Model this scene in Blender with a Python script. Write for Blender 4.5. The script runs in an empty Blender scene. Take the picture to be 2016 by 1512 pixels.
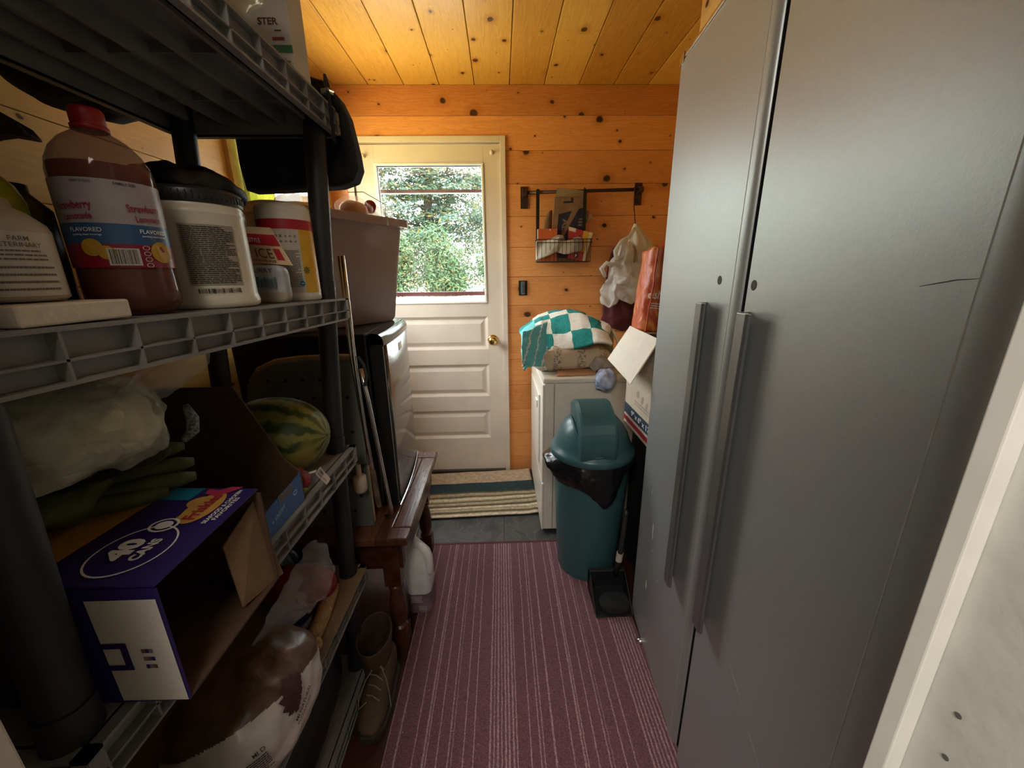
import bpy, math, random
from mathutils import Vector, Matrix, noise as mnoise
random.seed(7)
S = bpy.context.scene
COL = S.collection
V = Vector
# ---------------------------------------------------------------- camera
R0 = V((0.99949762, -0.01985757, 0.02470173)); R1 = V((-0.02920009, -0.27392294, 0.96130826)); R2 = V((-0.01232287, -0.96154662, -0.27436517))
cd = bpy.data.cameras.new('camera'); cam = bpy.data.objects.new('camera', cd); COL.objects.link(cam)
rt = V((R0[0], R1[0], R2[0])); dn = V((R0[1], R1[1], R2[1])); fw = V((R0[2], R1[2], R2[2]))
mw = Matrix((( rt[0], -dn[0], -fw[0], 0), (rt[1], -dn[1], -fw[1], 0), (rt[2], -dn[2], -fw[2], 1.33), (0, 0, 0, 1)))
cam.matrix_world = mw
cd.sensor_fit = 'HORIZONTAL'; cd.sensor_width = 36; cd.lens = 757 / 2016 * 36; cd.clip_start = .01; cd.clip_end = 200
S.camera = cam
# ---------------------------------------------------------------- world, lights, exposure
S.view_settings.view_transform = 'Standard'; S.view_settings.look = 'None'; S.view_settings.gamma = 1; S.view_settings.use_curve_mapping = False
S.view_settings.exposure = 0.0
SKY_LEVEL, SUN_SIDE = 19., 1.4
w = bpy.data.worlds.new('world'); S.world = w; w.use_nodes = True
nt = w.node_tree; nt.nodes.clear()
tc = nt.nodes.new('ShaderNodeTexCoord'); sx = nt.nodes.new('ShaderNodeSeparateXYZ'); cr = nt.nodes.new('ShaderNodeValToRGB')
mr = nt.nodes.new('ShaderNodeMapRange'); mr.inputs[1].default_value = -1; mr.inputs[2].default_value = 1
bg = nt.nodes.new('ShaderNodeBackground'); wo = nt.nodes.new('ShaderNodeOutputWorld')
nt.links.new(tc.outputs['Generated'], sx.inputs[0]); nt.links.new(sx.outputs['Z'], mr.inputs[0]); nt.links.new(mr.outputs[0], cr.inputs[0])
nt.links.new(cr.outputs[0], bg.inputs[0]); nt.links.new(bg.outputs[0], wo.inputs[0])
e = cr.color_ramp.elements
e[0].position = 0; e[0].color = (.56, .46, .17, 1)
e[1].position = .485; e[1].color = (.54, .47, .19, 1)
for p, c in ((.5, (.30, .34, .32)), (.59, (.36, .40, .39)), (.70, (.92, 1, 1.0)), (1.0, (.90, 1.0, 1.1))):
    k = e.new(p); k.color = (*c, 1)
# hazy bright sun side of the sky lies to the left of the house
mb_ = nt.nodes.new('ShaderNodeMapRange'); mb_.inputs[1].default_value = 0; mb_.inputs[2].default_value = -1; mb_.inputs[3].default_value = SKY_LEVEL; mb_.inputs[4].default_value = SKY_LEVEL*SUN_SIDE
nt.links.new(sx.outputs['X'], mb_.inputs[0]); nt.links.new(mb_.outputs[0], bg.inputs[1])
def area(name, loc, rot, sx_, sy_, energy=0, portal=False, color=(1, 1, 1)):
    l = bpy.data.lights.new(name, 'AREA'); l.shape = 'RECTANGLE'; l.size = sx_; l.size_y = sy_; l.energy = energy; l.color = color
    if portal: l.cycles.is_portal = True
    o = bpy.data.objects.new(name, l); COL.objects.link(o); o.location = loc; o.rotation_euler = rot
    return o
PI = math.pi
area('door_daylight', (-.397, 2.64, 1.55), (-PI/2, 0, 0), .72, .9, portal=True)
area('side_window_daylight', (-1.08, 1.95, 1.65), (0, -PI/2, 0), .9, .74, portal=True)
area('hall_ceiling_lamp', (-.36, -.85, 2.3), (0, 0, 0), .9, .9, energy=42, color=(1, .93, .82))  # unseen fill light added behind the viewer to brighten the near side

# ---------------------------------------------------------------- materials
def srgb(r, g, b):
    f = lambda c: (c/255/12.92 if c/255 <= .04045 else ((c/255+.055)/1.055)**2.4)
    return (f(r), f(g), f(b))
_M = {}
def mat(name, c, rough=.6, metal=0., var=.12, vs=25., bump=.0, bs=60., trans=0., alpha=1., emit=None, spec=.5, sub=0., coat=0., ior=1.45):
    if name in _M: return _M[name]
    m = bpy.data.materials.new(name); m.use_nodes = True; n = m.node_tree; b = n.nodes['Principled BSDF']
    b.inputs['Roughness'].default_value = rough; b.inputs['Metallic'].default_value = metal; b.inputs['Specular IOR Level'].default_value = spec
    b.inputs['Transmission Weight'].default_value = trans; b.inputs['Alpha'].default_value = alpha; b.inputs['IOR'].default_value = ior
    b.inputs['Coat Weight'].default_value = coat
    if sub: b.inputs['Subsurface Weight'].default_value = sub; b.inputs['Subsurface Radius'].default_value = (.01, .01, .01)
    t = n.nodes.new('ShaderNodeTexCoord'); nz = n.nodes.new('ShaderNodeTexNoise'); nz.inputs['Scale'].default_value = vs; nz.inputs['Detail'].default_value = 4
    n.links.new(t.outputs['Object'], nz.inputs['Vector'])
    r = n.nodes.new('ShaderNodeValToRGB'); n.links.new(nz.outputs['Fac'], r.inputs[0])
    r.color_ramp.elements[0].position = .3; r.color_ramp.elements[1].position = .7
    r.color_ramp.elements[0].color = (*[x*(1-var) for x in c], 1); r.color_ramp.elements[1].color = (*[min(1, x*(1+var)) for x in c], 1)
    n.links.new(r.outputs[0], b.inputs['Base Color'])
    if bump:
        nb = n.nodes.new('ShaderNodeTexNoise'); nb.inputs['Scale'].default_value = bs; nb.inputs['Detail'].default_value = 5
        n.links.new(t.outputs['Object'], nb.inputs['Vector'])
        bp = n.nodes.new('ShaderNodeBump'); bp.inputs['Strength'].default_value = bump; bp.inputs['Distance'].default_value = .01
        n.links.new(nb.outputs['Fac'], bp.inputs['Height']); n.links.new(bp.outputs[0], b.inputs['Normal'])
    _M[name] = m; return m
def nd(n, t, **k):
    x = n.nodes.new(t)
    for a, v in k.items(): setattr(x, a, v)
    return x
def math_(n, op, a, b=None, c=None):
    x = n.nodes.new('ShaderNodeMath'); x.operation = op
    for i, q in enumerate((a, b, c)):
        if q is None: continue
        if isinstance(q, (int, float)): x.inputs[i].default_value = q
        else: n.links.new(q, x.inputs[i])
    return x.outputs[0]
def pine(name, along, across, width, offset, light, dark, knots=1., rough=.42):
    """boards running on axis `along`, laid side by side on axis `across`"""
    m = bpy.data.materials.new(name); m.use_nodes = True; n = m.node_tree; b = n.nodes['Principled BSDF']
    L = n.links.new
    t = nd(n, 'ShaderNodeTexCoord'); s = nd(n, 'ShaderNodeSeparateXYZ'); L(t.outputs['Object'], s.inputs[0])
    A = s.outputs[along]; C = s.outputs[across]
    idn = math_(n, 'FLOOR', math_(n, 'DIVIDE', math_(n, 'SUBTRACT', C, offset), width))
    wn = nd(n, 'ShaderNodeTexWhiteNoise', noise_dimensions='1D'); L(idn, wn.inputs['W'])
    sh = math_(n, 'MULTIPLY', wn.outputs['Value'], 7.3)
    cb = nd(n, 'ShaderNodeCombineXYZ'); L(math_(n, 'ADD', math_(n, 'MULTIPLY', A, 1.0), sh), cb.inputs[0]); L(math_(n, 'MULTIPLY', C, 1.0), cb.inputs[1]); L(math_(n, 'MULTIPLY', idn, 3.1), cb.inputs[2])
    # knots
    ck = nd(n, 'ShaderNodeCombineXYZ'); L(math_(n, 'ADD', A, math_(n, 'MULTIPLY', wn.outputs['Value'], 13.7)), ck.inputs[0]); L(math_(n, 'MULTIPLY', C, 1.2), ck.inputs[1])
    wob = nd(n, 'ShaderNodeTexNoise'); wob.inputs['Scale'].default_value = 40; L(ck.outputs[0], wob.inputs['Vector'])
    wv = nd(n, 'ShaderNodeVectorMath', operation='SCALE'); L(wob.outputs['Color'], wv.inputs[0]); wv.inputs['Scale'].default_value = .012
    wa = nd(n, 'ShaderNodeVectorMath', operation='ADD'); L(ck.outputs[0], wa.inputs[0]); L(wv.outputs[0], wa.inputs[1])
    vo = nd(n, 'ShaderNodeTexVoronoi', voronoi_dimensions='2D'); vo.inputs['Scale'].default_value = 6.5; L(wa.outputs[0], vo.inputs['Vector'])
    sc = nd(n, 'ShaderNodeSeparateColor'); L(vo.outputs['Color'], sc.inputs[0])
    rad = math_(n, 'MULTIPLY', math_(n, 'POWER', sc.outputs[0], 3.2), .125*knots)
    ring = math_(n, 'DIVIDE', vo.outputs['Distance'], math_(n, 'ADD', rad, .002))
    km = nd(n, 'ShaderNodeMapRange', interpolation_type='SMOOTHSTEP'); km.inputs[1].default_value = .75; km.inputs[2].default_value = 1.3; km.inputs[3].default_value = 1; km.inputs[4].default_value = 0
    L(ring, km.inputs[0])
    # grain
    mp = nd(n, 'ShaderNodeMapping'); mp.inputs['Scale'].default_value = (.9, 11., 1.); L(cb.outputs[0], mp.inputs[0])
    nz = nd(n, 'ShaderNodeTexNoise'); nz.inputs['Scale'].default_value = 3.; nz.inputs['Detail'].default_value = 5; nz.inputs['Distortion'].default_value = .8
    L(mp.outputs[0], nz.inputs['Vector'])
    gr = math_(n, 'FRACT', math_(n, 'MULTIPLY', nz.outputs['Fac'], 9.0))
    mp2 = nd(n, 'ShaderNodeMapping'); mp2.inputs['Scale'].default_value = (3., 160., 1.); L(cb.outputs[0], mp2.inputs[0])
    n2 = nd(n, 'ShaderNodeTexNoise'); n2.inputs['Scale'].default_value = 1.5; L(mp2.outputs[0], n2.inputs['Vector'])
    g = math_(n, 'ADD', math_(n, 'MULTIPLY', gr, .42), math_(n, 'MULTIPLY', n2.outputs['Fac'], .5))
    g = math_(n, 'ADD', g, math_(n, 'MULTIPLY', math_(n, 'SUBTRACT', wn.outputs['Value'], .5), .75))
    halo = nd(n, 'ShaderNodeMapRange'); halo.inputs[1].default_value = 1.0; halo.inputs[2].default_value = 3.2; halo.inputs[3].default_value = .55; halo.inputs[4].default_value = 0; L(ring, halo.inputs[0])
    g = math_(n, 'ADD', g, halo.outputs[0])
    mx = nd(n, 'ShaderNodeMix', data_type='RGBA'); mx.clamp_factor = True
    L(g, mx.inputs[0]); mx.inputs[6].default_value = (*light, 1); mx.inputs[7].default_value = (*dark, 1)
    m2 = nd(n, 'ShaderNodeMix', data_type='RGBA'); L(km.outputs[0], m2.inputs[0]); L(mx.outputs[2], m2.inputs[6]); m2.inputs[7].default_value = (.055, .018, .006, 1)
    L(m2.outputs[2], b.inputs['Base Color']); b.inputs['Roughness'].default_value = rough
    bp = nd(n, 'ShaderNodeBump'); bp.inputs['Strength'].default_value = .12; bp.inputs['Distance'].default_value = .004; L(n2.outputs['Fac'], bp.inputs['Height']); L(bp.outputs[0], b.inputs['Normal'])
    return m
def glassmat(name, tint=(1, 1, 1), rough=.02, refl=1.0):
    m = bpy.data.materials.new(name); m.use_nodes = True; n = m.node_tree; n.nodes.clear()
    o = nd(n, 'ShaderNodeOutputMaterial'); t = nd(n, 'ShaderNodeBsdfTransparent'); g = nd(n, 'ShaderNodeBsdfGlossy'); f = nd(n, 'ShaderNodeLayerWeight'); f.inputs[0].default_value = .5
    t.inputs[0].default_value = (*tint, 1); g.inputs['Roughness'].default_value = rough
    mx = nd(n, 'ShaderNodeMixShader'); fm = math_(n, 'MULTIPLY', math_(n, 'ADD', math_(n, 'MULTIPLY', math_(n, 'POWER', f.outputs[1], 5.), .8), .04), refl)
    n.links.new(fm, mx.inputs[0]); n.links.new(t.outputs[0], mx.inputs[1]); n.links.new(g.outputs[0], mx.inputs[2]); n.links.new(mx.outputs[0], o.inputs[0])
    return m
def filmmat(name, c, opacity=.35, rough=.25):
    """thin clear or milky plastic film"""
    m = bpy.data.materials.new(name); m.use_nodes = True; n = m.node_tree; n.nodes.clear()
    o = nd(n, 'ShaderNodeOutputMaterial'); t = nd(n, 'ShaderNodeBsdfTransparent'); p = nd(n, 'ShaderNodeBsdfPrincipled'); tl = nd(n, 'ShaderNodeBsdfTranslucent')
    p.inputs['Base Color'].default_value = (*c, 1); p.inputs['Roughness'].default_value = rough; tl.inputs[0].default_value = (*c, 1)
    a = nd(n, 'ShaderNodeMixShader'); a.inputs[0].default_value = .4; n.links.new(p.outputs[0], a.inputs[1]); n.links.new(tl.outputs[0], a.inputs[2])
    mx = nd(n, 'ShaderNodeMixShader')
    tcx = nd(n, 'ShaderNodeTexCoord'); nz = nd(n, 'ShaderNodeTexNoise'); nz.inputs['Scale'].default_value = 18; n.links.new(tcx.outputs['Object'], nz.inputs['Vector'])
    fz = math_(n, 'ADD', math_(n, 'MULTIPLY', math_(n, 'SUBTRACT', nz.outputs['Fac'], .5), .35), opacity)
    n.links.new(fz, mx.inputs[0]); n.links.new(t.outputs[0], mx.inputs[1]); n.links.new(a.outputs[0], mx.inputs[2]); n.links.new(mx.outputs[0], o.inputs[0])
    return m
def clothmat(name, c, tl=.4):
    m = bpy.data.materials.new(name); m.use_nodes = True; n = m.node_tree; n.nodes.clear()
    o = nd(n, 'ShaderNodeOutputMaterial'); d = nd(n, 'ShaderNodeBsdfDiffuse'); t = nd(n, 'ShaderNodeBsdfTranslucent'); mx = nd(n, 'ShaderNodeMixShader')
    d.inputs[0].default_value = (*c, 1); t.inputs[0].default_value = (*c, 1); mx.inputs[0].default_value = tl
    n.links.new(d.outputs[0], mx.inputs[1]); n.links.new(t.outputs[0], mx.inputs[2]); n.links.new(mx.outputs[0], o.inputs[0]); return m

# ---------------------------------------------------------------- mesh builder
def nz3(p, f, seed=0.):
    q = V(p)*f + V((seed*3.7, seed*1.3, seed*2.1))
    return mnoise.noise_vector(q) + mnoise.noise_vector(q*2.3)*.45
ORG = {}
class MB:
    def __init__(s): s.v = []; s.f = []; s.m = []; s.mi = 0
    def add(s, vs, fs, mi=None):
        o = len(s.v); s.v += [V(p) for p in vs]
        mi = s.mi if mi is None else mi
        for f in fs: s.f.append([i+o for i in f]); s.m.append(mi)
        return s
    def box(s, x0, x1, y0, y1, z0, z1, mi=None):
        P = [(x0,y0,z0),(x1,y0,z0),(x1,y1,z0),(x0,y1,z0),(x0,y0,z1),(x1,y0,z1),(x1,y1,z1),(x0,y1,z1)]
        return s.add(P, [(0,3,2,1),(4,5,6,7),(0,1,5,4),(1,2,6,5),(2,3,7,6),(3,0,4,7)], mi)
    def hexa(s, P, mi=None):   # bottom 4 (ccw), top 4
        return s.add(P, [(0,3,2,1),(4,5,6,7),(0,1,5,4),(1,2,6,5),(2,3,7,6),(3,0,4,7)], mi)
    def slab(s, quad, t, mi=None):   # a quad given thickness t along its normal
        a, b, c, d = [V(p) for p in quad]; n = (b-a).cross(d-a).normalized()*t
        return s.hexa([a, b, c, d, a+n, b+n, c+n, d+n], mi)
    def prism(s, poly, ext, mi=None):   # 3d polygon extruded by the vector ext
        k = len(poly); P = [V(p) for p in poly]; ext = V(ext)
        return s.add(P + [p+ext for p in P], [tuple(range(k))[::-1], tuple(range(k, 2*k))] + [(i, (i+1) % k, k+(i+1) % k, k+i) for i in range(k)], mi)
    def tube(s, pts, r, n=8, mi=None, cap=True):
        pts = [V(p) for p in pts]; rr = r if isinstance(r, (list, tuple)) else [r]*len(pts)
        rings = []; up = None
        for i, p in enumerate(pts):
            d = (pts[min(i+1, len(pts)-1)] - pts[max(i-1, 0)]).normalized()
            if up is None: up = d.orthogonal().normalized()
            else: up = (up - d*up.dot(d)).normalized()
            b = d.cross(up); rings.append([p + (up*math.cos(2*PI*j/n) + b*math.sin(2*PI*j/n))*rr[i] for j in range(n)])
        vs = [q for g in rings for q in g]; fs = []
        for i in range(len(pts)-1):
            for j in range(n): fs.append((i*n+j, i*n+(j+1) % n, (i+1)*n+(j+1) % n, (i+1)*n+j))
        if cap: fs += [tuple(range(n))[::-1], tuple(range((len(pts)-1)*n, len(pts)*n))]
        return s.add(vs, fs, mi)
    def lathe(s, c, prof, n=32, mi=None, X=V((1,0,0)), Y=V((0,1,0)), Z=V((0,0,1)), a0=0, a1=2*PI):
        c = V(c); full = abs(a1-a0-2*PI) < 1e-6; k = n if full else n+1
        vs = [c + X*(r*math.cos(a0+(a1-a0)*j/n)) + Y*(r*math.sin(a0+(a1-a0)*j/n)) + Z*z for r, z in prof for j in range(k)]
        fs = []
        for i in range(len(prof)-1):
            for j in range(n): fs.append((i*k+j, i*k+(j+1) % k, (i+1)*k+(j+1) % k, (i+1)*k+j))
        return s.add(vs, fs, mi)
    def grid(s, fn, nu, nv, mi=None, closed=False, mfn=None):
        vs = [V(fn(i/nu, j/nv)) for j in range(nv+1) for i in range(nu+(0 if closed else 1))]
        k = nu + (0 if closed else 1); o = len(s.v); s.v += vs
        for j in range(nv):
            for i in range(nu):
                s.f.append([o+j*k+i, o+j*k+(i+1) % k, o+(j+1)*k+(i+1) % k, o+(j+1)*k+i])
                s.m.append(mfn((i+.5)/nu, (j+.5)/nv) if mfn else (s.mi if mi is None else mi))
        return s
    def blob(s, c, rad, n=2.0, amp=0., freq=8., seed=0., zmin=None, nu=48, nv=28, rot=None, mi=None, mfn=None, squash=None):
        c = V(c)
        sg = lambda x, p: math.copysign(abs(x)**p, x)
        def fn(u, v):
            th = 2*PI*u; ph = -PI/2 + PI*v
            e = 2.0/n
            p = V((rad[0]*sg(math.cos(ph), e)*sg(math.cos(th), e), rad[1]*sg(math.cos(ph), e)*sg(math.sin(th), e), rad[2]*sg(math.sin(ph), e)))
            if rot is not None: p = rot @ p
            p = c + p
            if amp: p = p + nz3(p, freq, seed)*amp
            if zmin is not None and p.z < zmin: p.z = zmin + (random.random()*.0005)
            if squash: p = squash(p)
            return p
        return s.grid(fn, nu, nv, mi, closed=True, mfn=mfn)
    def recolor(s, fn, start=0):
        for i in range(start, len(s.f)):
            c = V((0, 0, 0))
            for k in s.f[i]: c += s.v[k]
            r = fn(c/len(s.f[i]))
            if r is not None: s.m[i] = r
        return s
    def xf(s, M):
        s.v = [M @ p for p in s.v]; return s
    def build(s, name, mats, parent=None, smooth=False, bevel=0., solid=0., sub=0, origin=None, auto=None):
        me = bpy.data.meshes.new(name); par = parent
        o = V(origin) if origin is not None else (ORG[parent.name] if parent else None)
        if o is None:
            mn = [min(p[i] for p in s.v) for i in range(3)]; mxx = [max(p[i] for p in s.v) for i in range(3)]
            o = V(((mn[0]+mxx[0])/2, (mn[1]+mxx[1])/2, mn[2]))
        me.from_pydata([tuple(p-o) for p in s.v], [], s.f)
        if not isinstance(mats, (list, tuple)): mats = [mats]
        for m in mats: me.materials.append(m)
        for p, mi in zip(me.polygons, s.m): p.material_index = min(mi, len(mats)-1); p.use_smooth = smooth
        me.validate(); me.update()
        if auto:
            for p in me.polygons: p.use_smooth = True
            me.set_sharp_from_angle(angle=math.radians(auto))
        ob = bpy.data.objects.new(name, me); COL.objects.link(ob); ORG[ob.name] = o
        if parent: ob.parent = parent; ob.location = o - ORG[parent.name]
        else: ob.location = o
        if bevel:
            b = ob.modifiers.new('edge', 'BEVEL'); b.width = bevel; b.segments = 2; b.limit_method = 'ANGLE'
        if solid:
            d = ob.modifiers.new('thickness', 'SOLIDIFY'); d.thickness = solid
        if sub:
            d = ob.modifiers.new('smooth', 'SUBSURF'); d.levels = sub; d.render_levels = sub
        return ob
def tag(o, label, cat, group=None, kind=None):
    o['label'] = label; o['category'] = cat
    if group: o['group'] = group
    if kind: o['kind'] = kind
    return o
def thing(name, loc, label, cat, group=None):
    o = bpy.data.objects.new(name, None); COL.objects.link(o); o.location = loc; o.empty_display_size = .05; ORG[o.name] = V(loc)
    return tag(o, label, cat, group)
def struct(o, label): return tag(o, label, o.name.split('.')[0].split('_')[0], kind='structure')
_T = {}
def text_mesh(s, bold=0.):
    if (s, bold) in _T: return _T[(s, bold)]
    cu = bpy.data.curves.new('t', 'FONT'); cu.body = s; cu.size = 1; cu.align_x = 'CENTER'; cu.align_y = 'CENTER'; cu.offset = bold; cu.resolution_u = 3
    o = bpy.data.objects.new('t', cu); COL.objects.link(o); dg = bpy.context.evaluated_depsgraph_get(); dg.update()
    me = o.evaluated_get(dg).to_mesh()
    vs = [v.co.copy() for v in me.vertices]; fs = [tuple(p.vertices) for p in me.polygons]
    o.evaluated_get(dg).to_mesh_clear(); bpy.data.objects.remove(o); bpy.data.curves.remove(cu)
    xs = [v.x for v in vs]; ys = [v.y for v in vs]; cx = (min(xs)+max(xs))/2; cy = (min(ys)+max(ys))/2
    r = ([(v.x-cx, v.y-cy) for v in vs], fs, max(xs)-min(xs), max(ys)-min(ys)); _T[(s, bold)] = r; return r
def put_text(mb, mp, s, cu, cv, w=None, h=None, mi=0, bold=.01, ang=0.):
    """mp(u,v) -> world point on the surface; text centred at (cu,cv)"""
    vs, fs, tw, th = text_mesh(s, bold)
    kx = (w/tw) if w else h/th; ky = (h/th) if h else kx
    ca, sa = math.cos(ang), math.sin(ang)
    mb.add([mp(cu + x*kx*ca - y*ky*sa, cv + x*kx*sa + y*ky*ca) for x, y in vs], fs, mi)
def rect(mb, mp, u0, u1, v0, v1, mi=0, n=1):
    for i in range(n):
        a = u0+(u1-u0)*i/n; b = u0+(u1-u0)*(i+1)/n
        mb.add([mp(a, v0), mp(b, v0), mp(b, v1), mp(a, v1)], [(0, 1, 2, 3)], mi)
def print_lines(mb, mp, u0, u1, v0, v1, rows, mi=0, seg=1, fill=.55, wmin=.05, wmax=.16):
    W = u1-u0
    for k in range(rows):
        y = v0+(v1-v0)*(k+.5)/rows; hh = (v1-v0)/rows*fill/2; x = u0; end = u1 - W*(random.random()*.25 if random.random() < .3 else 0)
        while x < end:
            l = min(W*random.uniform(wmin, wmax), end-x); rect(mb, mp, x, x+l*.88, y-hh, y+hh, mi, seg); x += l
def barcode(mb, mp, u0, u1, v0, v1, mi=0, n=26):
    W = (u1-u0)/n
    for k in range(n):
        x = u0+W*k; rect(mb, mp, x, x+W*random.choice((.3, .45, .75)), v0, v1, mi)
def disc(mb, mp, cu, cv, ru, rv, mi=0, n=24, r0=0.):
    o = [mp(cu+ru*math.cos(2*PI*i/n), cv+rv*math.sin(2*PI*i/n)) for i in range(n)]
    if r0:
        q = [mp(cu+ru*r0*math.cos(2*PI*i/n), cv+rv*r0*math.sin(2*PI*i/n)) for i in range(n)]
        mb.add(o+q, [(i, (i+1) % n, n+(i+1) % n, n+i) for i in range(n)], mi)
    else: mb.add(o, [tuple(range(n))], mi)
def plane_map(o, u, v, lift=.0006):
    o = V(o); u = V(u); v = V(v); nn = u.cross(v).normalized()*lift
    return lambda a, b: o + u*a + v*b + nn
def cyl_map(c, r, ang0, lift=.0006, taper=0.):
    """u = arc length, v = height; ang0 = heading of u=0; the surface seen from outside reads left to right"""
    c = V(c)
    def f(u, v):
        rr = r + taper*v + lift; a = ang0 + u/r
        return c + V((math.cos(a)*rr, math.sin(a)*rr, v))
    return f
def RZ(a): return Matrix.Rotation(a, 3, 'Z')
def RX(a): return Matrix.Rotation(a, 3, 'X')
def RY(a): return Matrix.Rotation(a, 3, 'Y')

# common materials
BLACK = mat('black_plastic', (.012, .012, .013), .4)
CHARCOAL = mat('charcoal_plastic', (.022, .022, .024), .5, bump=.05, bs=300)
SHELFGREY = mat('shelf_grey_plastic', (.22, .21, .20), .55, var=.18, vs=9, bump=.04, bs=400)
WHITEP = mat('white_plastic', (.72, .70, .64), .4, var=.04)
WHITEPAINT = mat('cream_door_paint', (.72, .61, .51), .38, var=.05, vs=6, bump=.02, bs=40)
TRIMGREY = mat('grey_white_trim_paint', (.58, .58, .54), .5, var=.10, vs=14, bump=.12, bs=35)
INK = mat('dark_ink', (.02, .018, .018), .6); REDINK = mat('red_ink', (.45, .02, .03), .5); WHITEINK = mat('white_ink', (.75, .73, .70), .5)
CHROME = mat('chrome_tube', (.62, .61, .60), .22, 1.0, var=.08)
BRASS = mat('brass', (.72, .48, .16), .2, 1.0)
KRAFT = mat('kraft_cardboard', (.20, .115, .055), .85, var=.10, vs=40, bump=.05, bs=200)
BLACKCLOTH = mat('black_cloth', (.010, .010, .011), .95, bump=.25, bs=180)
DARKWOOD = mat('dark_red_wood', (.062, .018, .010), .3, var=.45, vs=30, bump=.03)

# ================================================================ SETTING
D = 2.45; CEIL = 2.32; XL = -.96; XR = 1.12
PINE_CEIL = pine('pine_ceiling_boards', 1, 0, .19, .07, (.72, .40, .075), (.44, .18, .022), knots=.8, rough=.35)
PINE_BACK = pine('pine_wall_boards', 0, 2, .172, 1.83, (.84, .36, .11), (.52, .18, .045), knots=1.1)
PINE_SIDE = pine('pine_side_boards', 1, 2, .172, 1.83, (.74, .45, .12), (.54, .29, .06), knots=.7)
def boards(mb, lo, hi, step, start, fn, gap=.0016):
    k = math.floor((lo-start)/step)
    while start + k*step < hi - 1e-6:
        a = max(lo, start+k*step); b = min(hi, start+(k+1)*step)
        if b-a > .004: fn(mb, a+gap/2, b-gap/2)
        k += 1
mb = MB()
boards(mb, XL, XR, .19, .07, lambda m, a, b: m.box(a, b, .1, D+.02, CEIL, CEIL+.02), .003)
mb.box(XL-.1, XR+.1, .1, D+.1, CEIL+.018, CEIL+.08)
struct(mb.build('ceiling', PINE_CEIL, bevel=.003, origin=(0,0,0)), 'golden pine plank ceiling running toward the back door')
DX0, DX1, DZ1 = -.835, .018, 2.052
mb = MB()
def bk(m, a, b):
    for x0, x1 in ((XL, DX0), (DX1, XR)):
        if a < DZ1: m.box(x0, x1, D, D+.02, a, min(b, DZ1) if b <= DZ1+.05 else b)
        else: pass
    if a >= DZ1 - 1e-6: m.box(XL, XR, D, D+.02, a, b)
    elif b > DZ1: m.box(DX0, DX1, D, D+.02, DZ1, b)
boards(mb, 0, CEIL, .172, 1.83, bk)
mb.box(XL-.1, DX0, D+.018, D+.12, 0, CEIL+.05); mb.box(DX1, XR+.1, D+.018, D+.12, 0, CEIL+.05); mb.box(DX0, DX1, D+.018, D+.12, DZ1, CEIL+.05)
struct(mb.build('wall_back', PINE_BACK, bevel=.0015, origin=(0,0,0)), 'orange knotty pine board wall around the back door')
WY0, WY1, WZ0, WZ1 = 1.60, 2.30, 1.24, 2.05
mb = MB()
def lf(m, a, b):
    cuts = [(.1, D)] if (b <= WZ0 or a >= WZ1) else [(.1, WY0), (WY1, D)]
    for y0, y1 in cuts: m.box(XL-.02, XL, y0, y1, a, b)
    if cuts[0][1] != D:
        if a < WZ0: m.box(XL-.02, XL, WY0, WY1, a, WZ0)
        if b > WZ1: m.box(XL-.02, XL, WY0, WY1, WZ1, b)
boards(mb, 0, CEIL, .172, 1.83, lf)
mb.box(XL-.1, XL-.018, .1, WY0, 0, CEIL+.05); mb.box(XL-.1, XL-.018, WY1, D+.1, 0, CEIL+.05)
mb.box(XL-.1, XL-.018, WY0, WY1, 0, WZ0); mb.box(XL-.1, XL-.018, WY0, WY1, WZ1, CEIL+.05)
struct(mb.build('wall_left', PINE_SIDE, bevel=.0015, origin=(0,0,0)), 'pine board wall behind the shelving unit')
mb = MB(); boards(mb, 0, CEIL, .172, 1.83, lambda m, a, b: m.box(XR, XR+.02, .1, D, a, b)); mb.box(XR+.018, XR+.1, .1, D+.1, 0, CEIL+.05)
struct(mb.build('wall_right', PINE_SIDE, bevel=.0015, origin=(0,0,0)), 'pine board wall behind the grey wardrobe')
# front wall with the doorway the picture is taken through
JL, JR = -.346, .288
mb = MB(); mb.box(XL-.1, JL-.02, .1, .195, 0, CEIL); mb.box(JR+.02, XR+.1, .1, .195, 0, CEIL); mb.box(JL-.02, JR+.02, .1, .195, 2.06, CEIL)
struct(mb.build('wall_front', mat('plaster', (.42, .41, .38), .8), origin=(0,0,0)), 'plain wall around the near doorway')
# jamb lining with stop strip, right and left
mb = MB(); mb.box(JR, JR+.022, .085, .195, 0, 2.06)
rj = struct(mb.build('trim_1', TRIMGREY, bevel=.002), 'weathered grey painted door jamb at the right edge')
mb = MB(); mb.box(.2755, JR, .1868, .1995, 0, 2.06); mb.build('stop_strip', mat('pale_trim_paint', (.74, .73, .69), .45, var=.05), rj, bevel=.0012)
mb = MB()
for (y, z) in ((.170, 1.055), (.168, 1.020), (.160, 1.20)): mb.lathe((JR-.0004, y, z), [(0, 0), (.0016, 0), (.0020, .0006), (0, .0007)], 10, X=V((0,1,0)), Y=V((0,0,1)), Z=V((-1,0,0)))
mb.build('nail_hole', mat('nail_hole_dark', (.10, .10, .09), .9), rj)
mb = MB(); mb.box(JL-.022, JL, .085, .2, 0, 2.06)
struct(mb.build('trim_2', mat('tan_trim_paint', (.50, .44, .36), .5), bevel=.002), 'tan door jamb at the lower left corner')
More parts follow.
